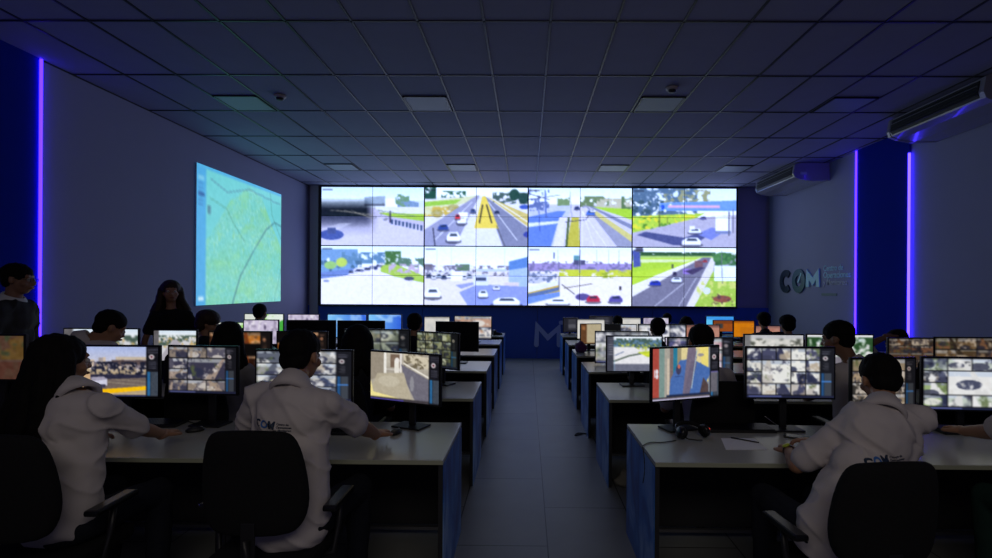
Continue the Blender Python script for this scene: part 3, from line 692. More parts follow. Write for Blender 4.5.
def p_street(w, h):
    c = Cv(w, h, (130, 135, 145), seed=43)
    c.rect(0, 0, .09, 1, (165, 70, 60)); c.rect(.02, .4, .035, .55, (225, 225, 235)); c.ell(.06, .44, .018, .05, (225, 225, 235)); c.ell(.06, .53, .018, .05, (225, 225, 235)); c.rect(.09, 0, .19, .94, (120, 145, 140)); c.rect(.17, 0, .25, .94, (165, 160, 150)); c.rect(.21, .2, .24, .94, (205, 190, 170)); c.rect(.25, 0, .31, .94, (120, 105, 105)); c.rect(.3, 0, .36, .7, (40, 120, 150)); c.rect(.36, 0, .42, .5, (150, 140, 110))
    c.rect(.42, 0, .84, .3, (220, 205, 150)); c.poly([(.7, 0), (.84, 0), (.84, .7), (.76, .6)], (232, 215, 120)); c.poly([(.4, .24), (.58, .22), (.9, .45), (.72, .94), (.24, .94), (.26, .6)], (70, 105, 170)); c.ell(.72, .15, .05, .03, (150, 145, 150))
    c.poly([(.52, 0), (.64, 0), (.66, .2), (.5, .94), (.44, .94)], (115, 105, 125)); c.poly([(.58, .22), (.66, .3), (.54, .94), (.46, .94)], (105, 98, 120)); c.line([(.66, .05), (.58, .8)], .01, (170, 190, 200)); c.poly([(.76, .6), (.84, .75), (.84, .94), (.7, .94)], (80, 65, 65))
    c.ell(.38, .42, .04, .1, (60, 60, 90)); c.ell(.385, .36, .02, .04, (200, 110, 90)); c.line([(.32, .55), (.44, .56)], .006, (50, 70, 120))
    c.rect(.2, .9, .86, .94, (30, 40, 70)); c.rect(0, .94, 1, .97, (70, 65, 70)); c.rect(0, .97, 1, 1, (170, 165, 190)); p_side(c, .865, None); c.rect(.88, .5, .98, .9, (100, 98, 108)); c.rect(.88, .49, .99, .51, (120, 110, 200)); c.grain(.04, 50); return c.out()
def p_ramp(w, h):
    c = Cv(w, h, (228, 228, 232), seed=44); c.sky((225, 235, 248), (235, 240, 250), .12); c.rect(0, .1, 1, .32, (95, 130, 165)); c.blot(0, .05, 1, .35, (70, 95, 90), .6, 26); c.blot(.2, .2, .9, .42, (190, 200, 80), .5, 30)
    c.poly([(.12, .3), (.5, .3), (1, .8), (1, .9), (.12, .95)], (230, 230, 236)); c.line([(.12, .72), (.4, .56), (1, .38)], .022, (85, 100, 90)); c.poly([(.55, .45), (.9, .4), (1, .55), (.75, .6)], (190, 210, 60)); c.ell(.72, .52, .07, .03, (215, 225, 60)); c.line([(.14, .55), (.3, .44)], .01, (80, 100, 150)); c.rect(.12, .8, 1, 1, (105, 108, 128)); c.rect(0, 0, .12, 1, (62, 64, 78))
    for k in range(7): c.rect(.02, .08 + k * .07, .1, .1 + k * .07, (130, 130, 145))
    c.line([(.13, .7), (.13, 1)], .006, (150, 200, 235)); c.grain(.05, 40); return c.out()
def p_plain(w, h, kind, seed=0):
    if kind == 'orange_map':
        c = Cv(w, h, (150, 90, 60), seed=seed); c.blot(0, 0, 1, .55, (190, 130, 40), .6, 6); c.blot(0, .0, 1, .6, (100, 110, 60), .4, 8); c.blot(0, .6, 1, 1, (150, 70, 45), .6, 9); c.rect(0, .55, 1, .6, (160, 110, 90)); c.a = c.a * .38 + .07
    elif kind == 'blue':
        c = Cv(w, h, (120, 190, 245), seed=seed); t = c.u[..., None]; c.a = np.array((130, 200, 250)) / 255. * (1 - t) + np.array((50, 100, 220)) / 255. * t; c.blot(0, 0, 1, .4, (180, 220, 255), .5, 5, .6)
    elif kind == 'cyan':
        c = Cv(w, h, (40, 130, 220), seed=seed); c.rect(0, 0, .3, 1, (90, 190, 240)); c.rect(0, 0, 1, .2, (60, 150, 230))
    elif kind == 'orange':
        c = Cv(w, h, (205, 120, 10), seed=seed); c.rect(0, 0, 1, .12, (150, 80, 10)); c.rect(.3, .4, 1, 1, (190, 110, 15))
    elif kind == 'rust':
        c = Cv(w, h, (150, 75, 25), seed=seed); c.rect(0, 0, 1, .3, (120, 60, 25)); c.rect(.1, .3, .5, .7, (60, 60, 60))
    elif kind == 'pink':
        c = Cv(w, h, (165, 110, 95), seed=seed); c.rect(0, 0, 1, .1, (120, 85, 80)); c.blot(0, .1, 1, 1, (180, 130, 115), .5, 5)
    elif kind == 'beige':
        c = Cv(w, h, (178, 165, 135), seed=seed); c.rect(0, 0, .3, 1, (95, 62, 38)); c.rect(.06, .1, .2, .3, (150, 100, 60)); c.rect(0, .95, 1, 1, (120, 90, 60))
    elif kind == 'white':
        c = Cv(w, h, (215, 212, 205), seed=seed); c.rect(0, .0, 1, .06, (150, 150, 150)); c.blot(0, .1, 1, 1, (190, 190, 190), .5, 8, .6)
    elif kind == 'list':
        c = Cv(w, h, (30, 30, 38), seed=seed)
        for k in range(6): c.rect(.3, .12 + k * .13, .85, .16 + k * .13, (130, 130, 140))
    elif kind == 'green':
        c = Cv(w, h, (225, 235, 225), seed=seed); c.blot(.3, 0, 1, 1, (130, 200, 70), .55, 7); c.rect(0, 0, .3, .5, (215, 220, 210)); c.poly([(.8, .5), (1, .3), (1, 1), (.85, 1)], (70, 170, 60))
    elif kind == 'greyroad':
        c = Cv(w, h, (205, 205, 200), seed=seed); c.rect(0, 0, 1, .1, (190, 190, 195)); c.blot(.1, .1, 1, .45, (85, 88, 80), .5, 14); c.blot(.1, .15, 1, .6, (225, 222, 215), .45, 20); c.rect(0, 0, .1, 1, (120, 120, 122))
    elif kind == 'trees':
        c = Cv(w, h, (225, 225, 228), seed=seed); c.rect(.0, .08, 1, .2, (200, 215, 225)); c.blot(0, .05, 1, .6, (40, 75, 40), .62, 12); c.blot(0, .1, .9, .7, (190, 205, 190), .4, 20); c.poly([(.0, .6), (.7, .55), (1, .9), (1, 1), (0, 1)], (120, 115, 125)); c.poly([(.55, .5), (1, .6), (1, 1)], (150, 210, 50))
    elif kind == 'pale':
        c = Cv(w, h, (200, 190, 215), seed=seed); c.blot(0, 0, 1, 1, (150, 140, 165), .5, 12); c.blot(0, 0, 1, 1, (230, 225, 235), .4, 10); c.ell(.62, .3, .03, .1, (70, 60, 90))
    elif kind == 'road':
        c = Cv(w, h, (210, 210, 215), seed=seed); c.sky((210, 225, 240), (240, 240, 240), .25); c.blot(0, .15, 1, .5, (70, 90, 80), .6, 14); c.blot(0, .2, 1, .6, (200, 170, 110), .4, 18); c.poly([(.45, .3), (.55, .3), (1, 1), (.1, 1)], (170, 165, 175)); c.rect(0, 0, .12, 1, (95, 92, 95))
    elif kind == 'gold':
        return p_mosaic(w, h, seed, 3, 3, True, [(150, 100, 30), (40, 25, 15), (190, 150, 70), (20, 15, 12), (120, 75, 40)], tint=(.95, .7, .5))
    c.grain(.04, 24); return c.out()

# ------------------------------------------------------------------ monitors
def place_monitor(px, ptop, wpx, d, label, img, yaw=0, hw=None, tilt=0, group='monitors on the desks', row=0, sc=1.0, asp=.60):
    """px: centre column, ptop: top edge row, d: distance; hw: outer width in metres"""
    c = at(px, ptop, d)
    ow = hw if hw else wpx / F * d / max(.4, math.cos(yaw)) ; oh = ow * asp
    zt = c.z; zc = zt - oh / 2
    e = empty('monitor', (c.x, c.y, DH), yaw, label, 'monitor', group)
    hb = MB(); hb.box((0, .012, zc - DH), (ow, .022, oh), bev=.004)
    hb.box((0, .035, zc - DH), (ow * .62, .03, oh * .62), bev=.008)
    hous = hb.build('housing', M['bezel'], e)
    bz = .012
    if img is not None:
        s = link('screen', pic_mesh(img, ow - 2 * bz, oh - 2 * bz), M['screen'], e); s.location = (0, -.0015, zc - DH)
    else:
        s = MB().box((0, -.0005, zc - DH), (ow - 2 * bz, .002, oh - 2 * bz)).build('screen', M['offscreen'], e)
    nk = MB(); nk.box((0, .100, (zc - DH) / 2 + .01), (.045, .022, max(.1, zc - DH)), bev=.004); nk.box((0, .07, zc - DH), (.08, .06, .08), bev=.006); nk.build('neck', M['black'], e)
    bs = MB(); bs.box((0, .085, .007), (.22, .15, .012), bev=.005); bs.build('stand_base', M['black'], e)
    return e
MON = []
def mon(*a, **k): MON.append((a, k))
R1, R2, R3, R4, R5, R6 = 3.42, 4.98, 6.42, 7.80, 9.22, 10.66
# front row
mon(116, 345, 89, R1, 'front-row monitor showing an avenue with yellow stripe, beside the very long-haired woman', p_avenue(100, 62))
mon(202.5, 345.5, 75, R1, 'front-row monitor with beige camera grid, between the woman and the man marked COM', p_mosaic(96, 62, 51, 3, 4, True, [(150, 140, 130), (120, 115, 125), (175, 160, 150), (90, 90, 110), (60, 60, 85)], big=(1, 1, 2, 2), tint=(.9, .87, .85)), yaw=-.08, asp=.66)
mon(304, 349.5, 99, R1, 'front-row monitor mostly hidden behind the head of the man with COM printed on his shirt', p_mosaic(96, 60, 52, 3, 4, True, [(200, 200, 200), (150, 150, 150), (215, 215, 210), (90, 95, 110), (60, 70, 100)]), asp=.54)
mon(404, 352, 79, R1, 'turned front-row monitor showing one blurred sandy camera view at the left block aisle end', p_station(100, 66), yaw=-.40, asp=.60)
mon(686.5, 346, 77, R1, 'turned front-row monitor with a red-edged street view, nearest the aisle in the right block', p_street(100, 66), yaw=.36, asp=.66)
mon(790.5, 346.5, 90, R1, 'front-row monitor with twelve grey camera tiles, left of the leaning man', p_mosaic(100, 60, 53, 5, 4, True, [(215, 212, 205), (70, 72, 100), (190, 185, 180), (230, 230, 225), (55, 58, 85)], big=(1, 1, 2, 2)), asp=.585)
mon(884, 357.5, 71, R1, 'front-row monitor partly hidden by the head of the leaning man in the right block', p_mosaic(90, 60, 54, 3, 4, True, [(190, 175, 150), (120, 110, 95), (160, 150, 130), (60, 60, 60)], tint=(.85, .8, .75)), yaw=.12, asp=.72)
mon(972, 357, 95, R1, 'large front-row monitor of green and grey camera tiles at the right edge', p_mosaic(100, 60, 55, 4, 4, False, [(190, 200, 190), (215, 215, 215), (150, 170, 120), (80, 85, 110), (225, 225, 225)], big=(1, 1, 2, 2)), yaw=-.06, asp=.57)
# second row
mon(-12, 334, 76, R1, 'dim orange and brown front-row monitor cut by the left edge', p_plain(60, 40, 'orange_map', 1), asp=.62)
mon(101, 328, 77, R2, 'wide second-row monitor behind the man bending his head at the left', p_plain(70, 34, 'road', 2), asp=.56)
mon(175, 329.5, 45, R2, 'second-row monitor showing a tree-lined road, above the beige grid monitor', p_plain(50, 36, 'road', 3), asp=.72)
mon(240, 331, 64, R2, 'amber camera-grid monitor in the second row beside the dark-haired seated head', p_plain(60, 38, 'gold', 4), asp=.62)
mon(302, 331, 52, R2, 'amber camera-grid monitor directly behind the head of the man with COM on his shirt', p_plain(54, 36, 'gold', 9), asp=.66)
mon(377, 329, 67, R2, 'second-row grey camera-grid monitor behind the turned sandy-view monitor', p_mosaic(64, 38, 56, 3, 3, True, [(170, 175, 165), (120, 125, 115), (200, 200, 190), (70, 75, 80)], tint=(.85, .87, .82)), asp=.58)
mon(437, 332, 47, R2, 'turned second-row monitor of olive camera tiles at the aisle end of the left block', p_mosaic(64, 44, 57, 4, 4, True, [(150, 150, 120), (110, 112, 90), (175, 175, 155), (60, 62, 60)], tint=(.8, .82, .7)), yaw=-.5, asp=.68)
mon(634.5, 335.5, 57, R2, 'second-row monitor with a curved ramp road, nearest the aisle in the right block', p_ramp(64, 42), yaw=.05, asp=.64)
mon(700.5, 337, 66, R2, 'second-row monitor partly hidden behind a dark head and the red-edged street monitor', p_mosaic(60, 36, 58, 3, 3, True, [(215, 200, 215), (90, 90, 140), (190, 150, 165), (50, 50, 90), (230, 225, 235)]), asp=.58)
mon(774, 334, 60, R2, 'second-row monitor with a grey strip road view, left of the man in pale shirt', p_plain(56, 34, 'greyroad', 11), asp=.6)
mon(840, 334, 67, R2, 'second-row monitor with green trees behind the head of the man in pale shirt', p_plain(60, 38, 'trees', 6), asp=.6)
mon(911, 337.5, 46, R2, 'brown-toned second-row monitor below the bowed head at the right', p_mosaic(52, 36, 59, 2, 4, False, [(120, 90, 65), (90, 70, 55), (140, 105, 85), (60, 50, 45)], tint=(.75, .68, .6)), asp=.7)
mon(966, 337, 63, R2, 'brown-toned second-row monitor farthest right', p_mosaic(60, 36, 60, 3, 3, False, [(120, 100, 70), (95, 80, 60), (145, 110, 85), (60, 50, 45)], tint=(.75, .68, .6)), asp=.6)
# third row
mon(187, 320.5, 30, R3, 'small lit monitor in the third row below the standing woman', p_plain(30, 20, 'road', 7))
mon(261, 319.5, 36, R3, 'pale lilac monitor in the third row in front of the head against the map wall', p_plain(36, 22, 'pale', 8), asp=.7)
mon(311, 320, 50, R3, 'dark switched-off monitor in the third row, left one of the two dark neighbours', None, asp=.62)
mon(361, 320.5, 48, R3, 'dark switched-off monitor in the third row, right one of the two dark neighbours', None, asp=.62)
mon(457, 321.5, 44, R3, 'dark switched-off monitor at the aisle end of the third row, left block', None, yaw=-.1, asp=.68)
mon(622, 331, 54, R3, 'third-row monitor mostly hidden behind the ramp road monitor', p_mosaic(40, 26, 61, 3, 3, False, [(220, 220, 225), (170, 170, 175)]), asp=.6)
mon(687, 337, 44, R3, 'third-row pinkish monitor between two dark heads in the right block', p_plain(36, 22, 'pale', 12), asp=.62)
# fourth row
mon(230, 322, 28, R4, 'fourth-row monitor just right of the wavy-haired head', p_plain(24, 16, 'green', 14))
mon(264, 313.5, 40, R4, 'green and white monitor in the fourth row behind the head near the map', p_plain(40, 24, 'green', 15), asp=.5)
mon(303.5, 314, 32, R4, 'fourth-row monitor with a thin pale band above the dark monitors', p_plain(30, 18, 'pale', 16))
mon(347, 314, 40, R4, 'sky-blue monitor in the fourth row, left of the two blue ones', p_plain(34, 20, 'blue', 17), asp=.6)
mon(385, 314, 34, R4, 'sky-blue monitor in the fourth row, right of the two blue ones', p_plain(34, 20, 'blue', 18), asp=.62)
mon(591, 323.5, 22, R4, 'beige and brown monitor nearest the aisle in the fourth row, right block', p_plain(24, 24, 'beige', 19), yaw=.2, asp=.92)
mon(621, 324, 32, R4, 'fourth-row monitor with a white street strip beside the beige monitor', p_mosaic(40, 24, 62, 2, 2, False, [(225, 225, 228), (200, 200, 205)]), asp=.62)
mon(662, 324, 48, R4, 'fourth-row monitor with blue-white tiles behind a round dark head', p_mosaic(44, 26, 63, 3, 2, False, [(220, 220, 235), (80, 90, 140), (230, 230, 235)]), asp=.6)
mon(703, 324.5, 34, R4, 'fourth-row monitor with a flat pinkish picture, right of the tiled one', p_plain(30, 18, 'pink', 20), asp=.6)
# fifth and sixth rows
mon(437, 316.5, 26, R5, 'fifth-row white monitor left of the brightest aisle-end one', p_plain(24, 16, 'white', 21), asp=.75)
mon(473, 316, 38, R5 - .3, 'bright white monitor at the aisle end of the fifth row, left block', p_mosaic(36, 24, 64, 2, 2, False, [(225, 215, 220), (235, 230, 230), (190, 150, 130)]), yaw=-.1, asp=.62)
mon(591, 319, 28, R5, 'white monitor near the aisle in the fifth row, right block', p_plain(24, 20, 'white', 22), asp=.72)
mon(628, 317.5, 26, R5, 'small bright fifth-row monitor left of the pair of dark heads', p_plain(22, 14, 'white', 23))
mon(656, 317.5, 26, R5, 'small bright fifth-row monitor between the pair of dark heads', p_plain(22, 14, 'pale', 24))
mon(744, 320.5, 21, R5, 'bright orange monitor right of the video wall corner', p_plain(18, 18, 'orange', 25), asp=.8)
mon(768, 325.5, 25, R5, 'dull pink monitor between two dark heads near the right wall', p_plain(22, 14, 'pink', 26))
mon(571, 317.5, 16, R6, 'dark list-display monitor nearest the letter M', p_plain(16, 16, 'list', 27), yaw=.2, asp=.9)
mon(720, 316, 28, R6, 'cyan-blue monitor in the rearmost row by the right end of the video wall', p_plain(24, 16, 'cyan', 28))
mon(723, 320, 20, R5, 'rust-brown monitor just in front of the cyan-blue one', p_plain(20, 14, 'rust', 29))
mon(601, 316, 24, R6, 'grey rearmost-row monitor behind the white one near the aisle', p_plain(18, 12, 'list', 30))
for a, k in MON:
    px, ptop, wpx, d, label, img = a
    place_monitor(px, ptop, wpx, d, label, img, row=0 if d < 4 else 1, **k)

# ------------------------------------------------------------------ things on the desks
def keyboard(loc, rz, lab, wd=.44):
    e = empty('keyboard', loc, rz, lab, 'keyboard', 'keyboards on the desks')
    b = MB()
    Mx = Matrix.Rotation(.05, 4, 'X')
    b.box((0, 0, .012), (wd, .15, .018), M=Mx, bev=.005); b.build('case', M['black'], e)
    kk = MB(); n = int(wd / .0195)
    for r in range(6):
        for i in range(n):
            if r == 0 and 3 < i < 9: continue
            kk.box((-wd / 2 + .016 + i * .0192, -.058 + r * .023, .024), (.0165, .0185, .007), M=Mx)
    kk.box((-.02, -.058, .024), (.11, .0185, .007), M=Mx)
    tag(kk.build('keycaps', M['bezel'], e), kind='stuff')
    return e
def mouse(loc, rz, lab):
    e = empty('computer_mouse', loc, rz, lab, 'mouse', 'mice on the desks')
    b = MB(); b.ell((0, 0, .012), (.031, .055, .022)); 
    me = b.mesh()
    for v in me.vertices: v.co.z = max(v.co.z, .001)
    link('shell', me, M['black'], e)
    MB().tube([(0, .03, .031), (0, .042, .026)], .004).build('wheel', M['metal'], e)
    return e
T = DH
def dp(px, py, z=DH):
    r = ray(px, py); t = (z - EYE) / r.z; return Vector((r.x * t, r.y * t, z))
k1 = keyboard(dp(739, 430), .0, 'black keyboard beside the headset on the near right desk')
k2 = keyboard(dp(149, 425), .04, 'black keyboard in front of the long-haired woman')
k3 = keyboard(dp(335, 432), 0, 'black keyboard at the right arm of the man with COM on his shirt')
k4 = keyboard(dp(968, 432), 0, 'black keyboard at the right edge beneath the large green-tiled monitor', .42)
mouse(dp(192, 433) + Vector((.0, .03, 0)), -1.0, 'black mouse under the hand of the long-haired woman')
mouse(dp(396, 434), -.3, 'black mouse under the right hand of the man with COM on his shirt')
ph = empty('mobile_phone', dp(797, 438), -.5, 'black mobile phone on the desk between the hands of the leaning man', 'phone')
MB().box((0, 0, .006), (.15, .075, .010), bev=.003).build('case', M['black'], ph); MB().box((0, 0, .0118), (.14, .066, .001)).build('screen', M['offscreen'], ph)
# headset
hp = dp(691, 438)
hs = empty('headset', hp, .3, 'black headset lying on the near right desk beside the keyboard', 'headset')
pts = [(.085 * math.cos(a) * 1.0, .075 * math.sin(a) + .01, .055 + .02 * math.sin(a)) for a in np.linspace(-.35, PI + .35, 18)]
MB().tube(pts, .011, 10).build('headband', M['black'], hs)
pts2 = [(x * .93, y * .93 - .001, z + .004) for x, y, z in pts[3:-3]]
MB().tube(pts2, .013, 8).build('band_padding', M['fabric'], hs)
for s in (-1, 1):
    Mx = Matrix.Translation((s * .075, -.02, .043)) @ Matrix.Rotation(s * 1.2, 4, 'Y')
    o = MB().lathe([(0, 0), (.036, 0), (.040, .008), (.040, .02), (.032, .03), (0, .03)], M=Mx).build('ear_cup', M['blacksat'], hs)
    MB().lathe([(.020, -.004), (.036, -.012), (.040, -.004), (.036, .004)], M=Mx).build('ear_pad', M['fabric'], o)
MB().box((.109, -.03, .05), (.006, .018, .03), bev=.002).build('indicator_light', M['red_light'], hs)
MB().tube([(-.085, -.03, .03), (-.07, -.075, .02), (-.02, -.095, .015), (.01, -.1, .014)], .004).build('microphone_arm', M['black'], hs)
def cable(pts, lab, r=.0028, m='cable', name='cable'):
    P = [Vector(p) for p in pts]; out = []
    for i in range(len(P) - 1):
        p0, p1, p2, p3 = P[max(i - 1, 0)], P[i], P[i + 1], P[min(i + 2, len(P) - 1)]
        for t in (0, .25, .5, .75): out.append(.5 * ((2 * p1) + (p2 - p0) * t + (2 * p0 - 5 * p1 + 4 * p2 - p3) * t * t + (3 * p1 - p0 - 3 * p2 + p3) * t ** 3))
    out.append(P[-1]); return tag(MB().tube(out, r, 6).build(name, M[m]), lab, 'cable')
up = Vector((0, 0, .004))
cable([dp(676, 441) + up, dp(662, 443) + up, dp(650, 443) + up, dp(642, 447) + up, Vector((AR - .012, dp(641, 449).y, DH - .0)), Vector((AR - .012, dp(641, 449).y - .04, DH - .1)), Vector((AR - .012, dp(641, 449).y, DH - .2))], 'black headset cable running to the left edge of the near right desk')
cable([dp(765, 417) + up, dp(779, 427) + up, dp(792, 431) + up, dp(803, 432) + up], 'thin black cable behind the phone on the leaning man\'s desk')
cable([dp(195, 427) + up, dp(203, 425) + up, dp(207, 420) + up, dp(203, 419) + up, dp(198, 424) + up, dp(188, 422) + up], 'looped mouse cable beside the woman\'s hand on the left desk')
pp = dp(745, 444); pr = MB()
q = [dp(721, 438.5), dp(754, 438.5), dp(768, 450), dp(726, 450)]
c0 = sum(q, Vector()) / 4
pa = [pr.b.verts.new((v.x - c0.x, v.y - c0.y, .002)) for v in q]; pb = [pr.b.verts.new((v.x - c0.x, v.y - c0.y, .0004)) for v in q]
pr.b.faces.new(pa); pr.b.faces.new(pb[::-1])
for k in range(4): pr.b.faces.new((pa[k], pb[k], pb[(k + 1) % 4], pa[(k + 1) % 4]))
po = pr.build('paper_sheet', M['paper']); po.location = c0; tag(po, 'white sheet of paper on the near right desk under the pen', 'paper')
pen = empty('pen', dp(738, 440) + Vector((0, 0, .006)), 0, 'dark pen lying across the white sheet of paper', 'pen')
a_, b_ = dp(731, 438.5) - dp(738, 440), dp(759, 443.5) - dp(738, 440)
MB().tube([a_, b_], .0042).build('barrel', M['black'], pen); MB().tube([a_, a_ + (b_ - a_) * .25], .0052).build('cap', M['blacksat'], pen)
# cable lying in the aisle
f0 = dp(583, 434, .0)
fl = Vector((0, 0, .006))
cable([f0 + fl, dp(575, 436, 0) + fl, dp(578, 433.5, 0) + fl, dp(588, 434, 0) + fl, dp(590, 431, 0) + fl], 'short black cable curled on the aisle floor by the right desks', .006)
# wadded cream bag beside the second row desk
bgm = MB(); bgm.ell((0, 0, .05), (.10, .07, .06), u=20, v=14); me = bgm.mesh()
for v in me.vertices:
    n = math.sin(v.co.x * 70 + v.co.y * 40) * math.cos(v.co.y * 90 - v.co.z * 60)
    v.co += v.co.normalized() * .012 * n; v.co.z = max(v.co.z, .0)
    if v.co.z > .06: v.co.x *= .6; v.co.z *= 1.25
M['cream'] = mat('cream_cloth', (.30, .28, .20, 1), .9, bump=.3, bscale=40)
bp = dp(626, 486, 0); bo = link('cloth_bundle', me, M['cream'], None, True); bo.location = (bp.x, bp.y, 0); tag(bo, 'small crumpled olive-cream cloth bundle on the floor by the second right desk', 'cloth')
# purple bag on the fourth-row desk near the aisle
M['purple'] = mat('purple_cloth', (.10, .015, .10, 1), .8, bump=.3, bscale=30)
bgm = MB(); bgm.ell((0, 0, .07), (.09, .12, .09), u=18, v=12); me = bgm.mesh()
for v in me.vertices:
    v.co += v.co.normalized() * .01 * math.sin(v.co.x * 60 + v.co.z * 50); v.co.z = max(v.co.z, 0)
bo = link('cloth_pouch', me, M['purple'], None, True); p = at(579, 345, R4 - .12); bo.location = (max(p.x, AR + .10), p.y, DH); tag(bo, 'dark purple soft pouch on a far desk beside the beige monitor', 'pouch')
# desk phone at the aisle end of the far left rows
p = at(497, 330, R6 - .2)
dpn = empty('desk_phone', (min(p.x, AL - .12), p.y, DH), .3, 'dark desk telephone at the aisle end of the rearmost left desk', 'phone')
MB().prism([(-.09, 0), (.09, 0), (.09, .03), (-.09, .08)], -.08, .08).build('phone_body', M['black'], dpn); MB().box((-.05, 0, .085), (.045, .19, .03), bev=.01).build('handset', M['blacksat'], dpn)
# ------------------------------------------------------------------ chairs
def make_chair():
    e = empty('office_chair', (0, 0, 0))
    # backrest outline (x, z), facing +y; origin at the column foot
    out = []
    pts = [(0, .60), (.15, .605), (.205, .65), (.228, .74), (.222, .86), (.200, .97), (.165, 1.03), (.10, 1.045), (0, 1.05)]
    full = pts + [(-x, z) for x, z in pts[-2:0:-1]]
    P = []
    n = len(full)
    for i in range(n):
        p0, p1, p2, p3 = [Vector(full[(i + k) % n]) for k in (-1, 0, 1, 2)]
        for t in (0, .33, .66): P.append(.5 * ((2 * p1) + (p2 - p0) * t + (2 * p0 - 5 * p1 + 4 * p2 - p3) * t * t + (3 * p1 - p0 - 3 * p2 + p3) * t ** 3))
    b = MB(); c = Vector((0, .82)); rings = []
    def bend(x, z, y): return (x, y + .9 * x * x - .23 - .10 * (z - .62), z)
    for sc, y in ((.0, .0), (.6, -.002), (.9, .002), (.975, .010), (1, .024), (1, .040), (.965, .056), (.85, .064), (.5, .070), (0, .072)):
        rings.append([b.b.verts.new(bend((q.x - c.x) * max(sc, .001), c.y + (q.y - c.y) * max(sc, .001), y)) for q in P])
    for A, B in zip(rings, rings[1:]):
        for k in range(len(P)): b.b.faces.new((A[k], A[(k + 1) % len(P)], B[(k + 1) % len(P)], B[k]))
    bmesh.ops.remove_doubles(b.b, verts=b.b.verts, dist=.0005)
    for f in b.b.faces: f.smooth = True
    b.build('backrest', M['fabric'], e)
    s = MB(); s.box((0, .05, .445), (.47, .46, .07), bev=.03); s.build('seat', M['fabric'], e)
    f = MB(); f.box((0, -.235, .56), (.06, .012, .22), bev=.004); f.tube([(0, -.24, .60), (0, -.235, .47), (0, -.20, .42), (0, -.05, .40)], .018, 8); f.build('back_support', M['black'], e)
    m = MB(); m.box((0, .03, .395), (.20, .26, .035), bev=.008); m.build('mechanism', M['black'], e)
    p = MB(); p.lathe([(.030, .10), (.030, .25), (.018, .25), (.018, .39), (0, .39)]); p.build('column', M['black'], e)
    bs = MB()
    for k in range(5):
        a = 2 * PI * k / 5 + .3; bs.tube([(.02 * math.cos(a), .02 * math.sin(a), .10), (.29 * math.cos(a), .29 * math.sin(a), .07)], [.028, .017], 8)
    bs.lathe([(0, .07), (.04, .07), (.04, .125), (0, .125)]); bs.build('star_base', M['black'], e)
    for k in range(5):
        a = 2 * PI * k / 5 + .3; x, y = .285 * math.cos(a), .285 * math.sin(a); w_ = MB()
        Mx = Matrix.Translation((x, y, .027)) @ Matrix.Rotation(a + .6, 4, 'Z') @ Matrix.Rotation(PI / 2, 4, 'Y')
        w_.lathe([(0, -.02), (.024, -.02), (.027, -.012), (.027, -.004), (.012, -.003), (.012, .003), (.027, .004), (.027, .012), (.024, .02), (0, .02)], M=Mx, n=14)
        w_.build('caster', M['blacksat'], e)
    for sx in (-1, 1):
        ar = MB(); ar.tube([(sx * .20, .02, .415), (sx * .275, .02, .43), (sx * .285, .04, .55), (sx * .285, .06, .655)], .015, 8); ao = ar.build('armrest', M['black'], e)
        ap = MB(); ap.box((sx * .285, .05, .665), (.065, .26, .028), bev=.011); ap.build('arm_pad', M['blacksat'], ao)
    return e
CHAIR = [None]
def chair(x, y, rz, label, zs=1):
    if CHAIR[0] is None: CHAIR[0] = o = make_chair()
    else: o = copy_tree(CHAIR[0])
    o.location = (x, y, 0); o.rotation_euler = (0, 0, rz); o.scale = (1, 1, zs)
    tag(o, label, 'chair', 'black office chairs'); return o

# ------------------------------------------------------------------ people
M['skin'] = mat('tan_skin', (.36, .18, .10, 1), .55, noise=.08, nscale=12)
M['skin2'] = mat('brown_skin', (.24, .12, .07, 1), .55, noise=.08, nscale=12)
M['lips'] = mat('lips', (.25, .07, .05, 1), .5)
M['eye'] = mat('eye_white', (.6, .58, .55, 1), .3)
M['iris'] = mat('dark_iris', (.02, .012, .01, 1), .2)
M['hair'] = mat('black_hair', (.006, .005, .005, 1), .75, noise=.4, nscale=60, bump=.4, bscale=180, spec=.12)
M['hairb'] = mat('dark_brown_hair', (.035, .018, .010, 1), .55, noise=.4, nscale=60, bump=.4, bscale=180, spec=.3)
M['shirt'] = mat('off_white_shirt', (.62, .57, .56, 1), .85, noise=.03, nscale=6, bump=.08, bscale=260, spec=.2)
M['shirtg'] = mat('grey_shirt', (.26, .25, .26, 1), .85, noise=.04, nscale=6, spec=.2)
M['tee'] = mat('black_tee', (.010, .010, .011, 1), .9, spec=.2)
M['dark'] = mat('dark_clothing', (.020, .021, .026, 1), .9, spec=.2)
M['suit'] = mat('charcoal_suit', (.030, .029, .032, 1), .8, noise=.1, nscale=40, spec=.2)
M['jeans'] = mat('dark_trousers', (.012, .014, .022, 1), .9, noise=.2, nscale=30, spec=.2)
M['greenj'] = mat('dark_green_trousers', (.012, .035, .028, 1), .9, noise=.2, nscale=30, spec=.2)
M['shoe'] = mat('dark_shoe', (.02, .02, .022, 1), .5)
M['stripe'] = mat('pale_shoe_stripe', (.6, .6, .6, 1), .6)
M['watch'] = mat('lime_watch_face', (.50, .62, .05, 1), .4)
M['glass'] = mat('black_spectacle_frame', (.01, .01, .01, 1), .3)
from mathutils import noise as mnoise

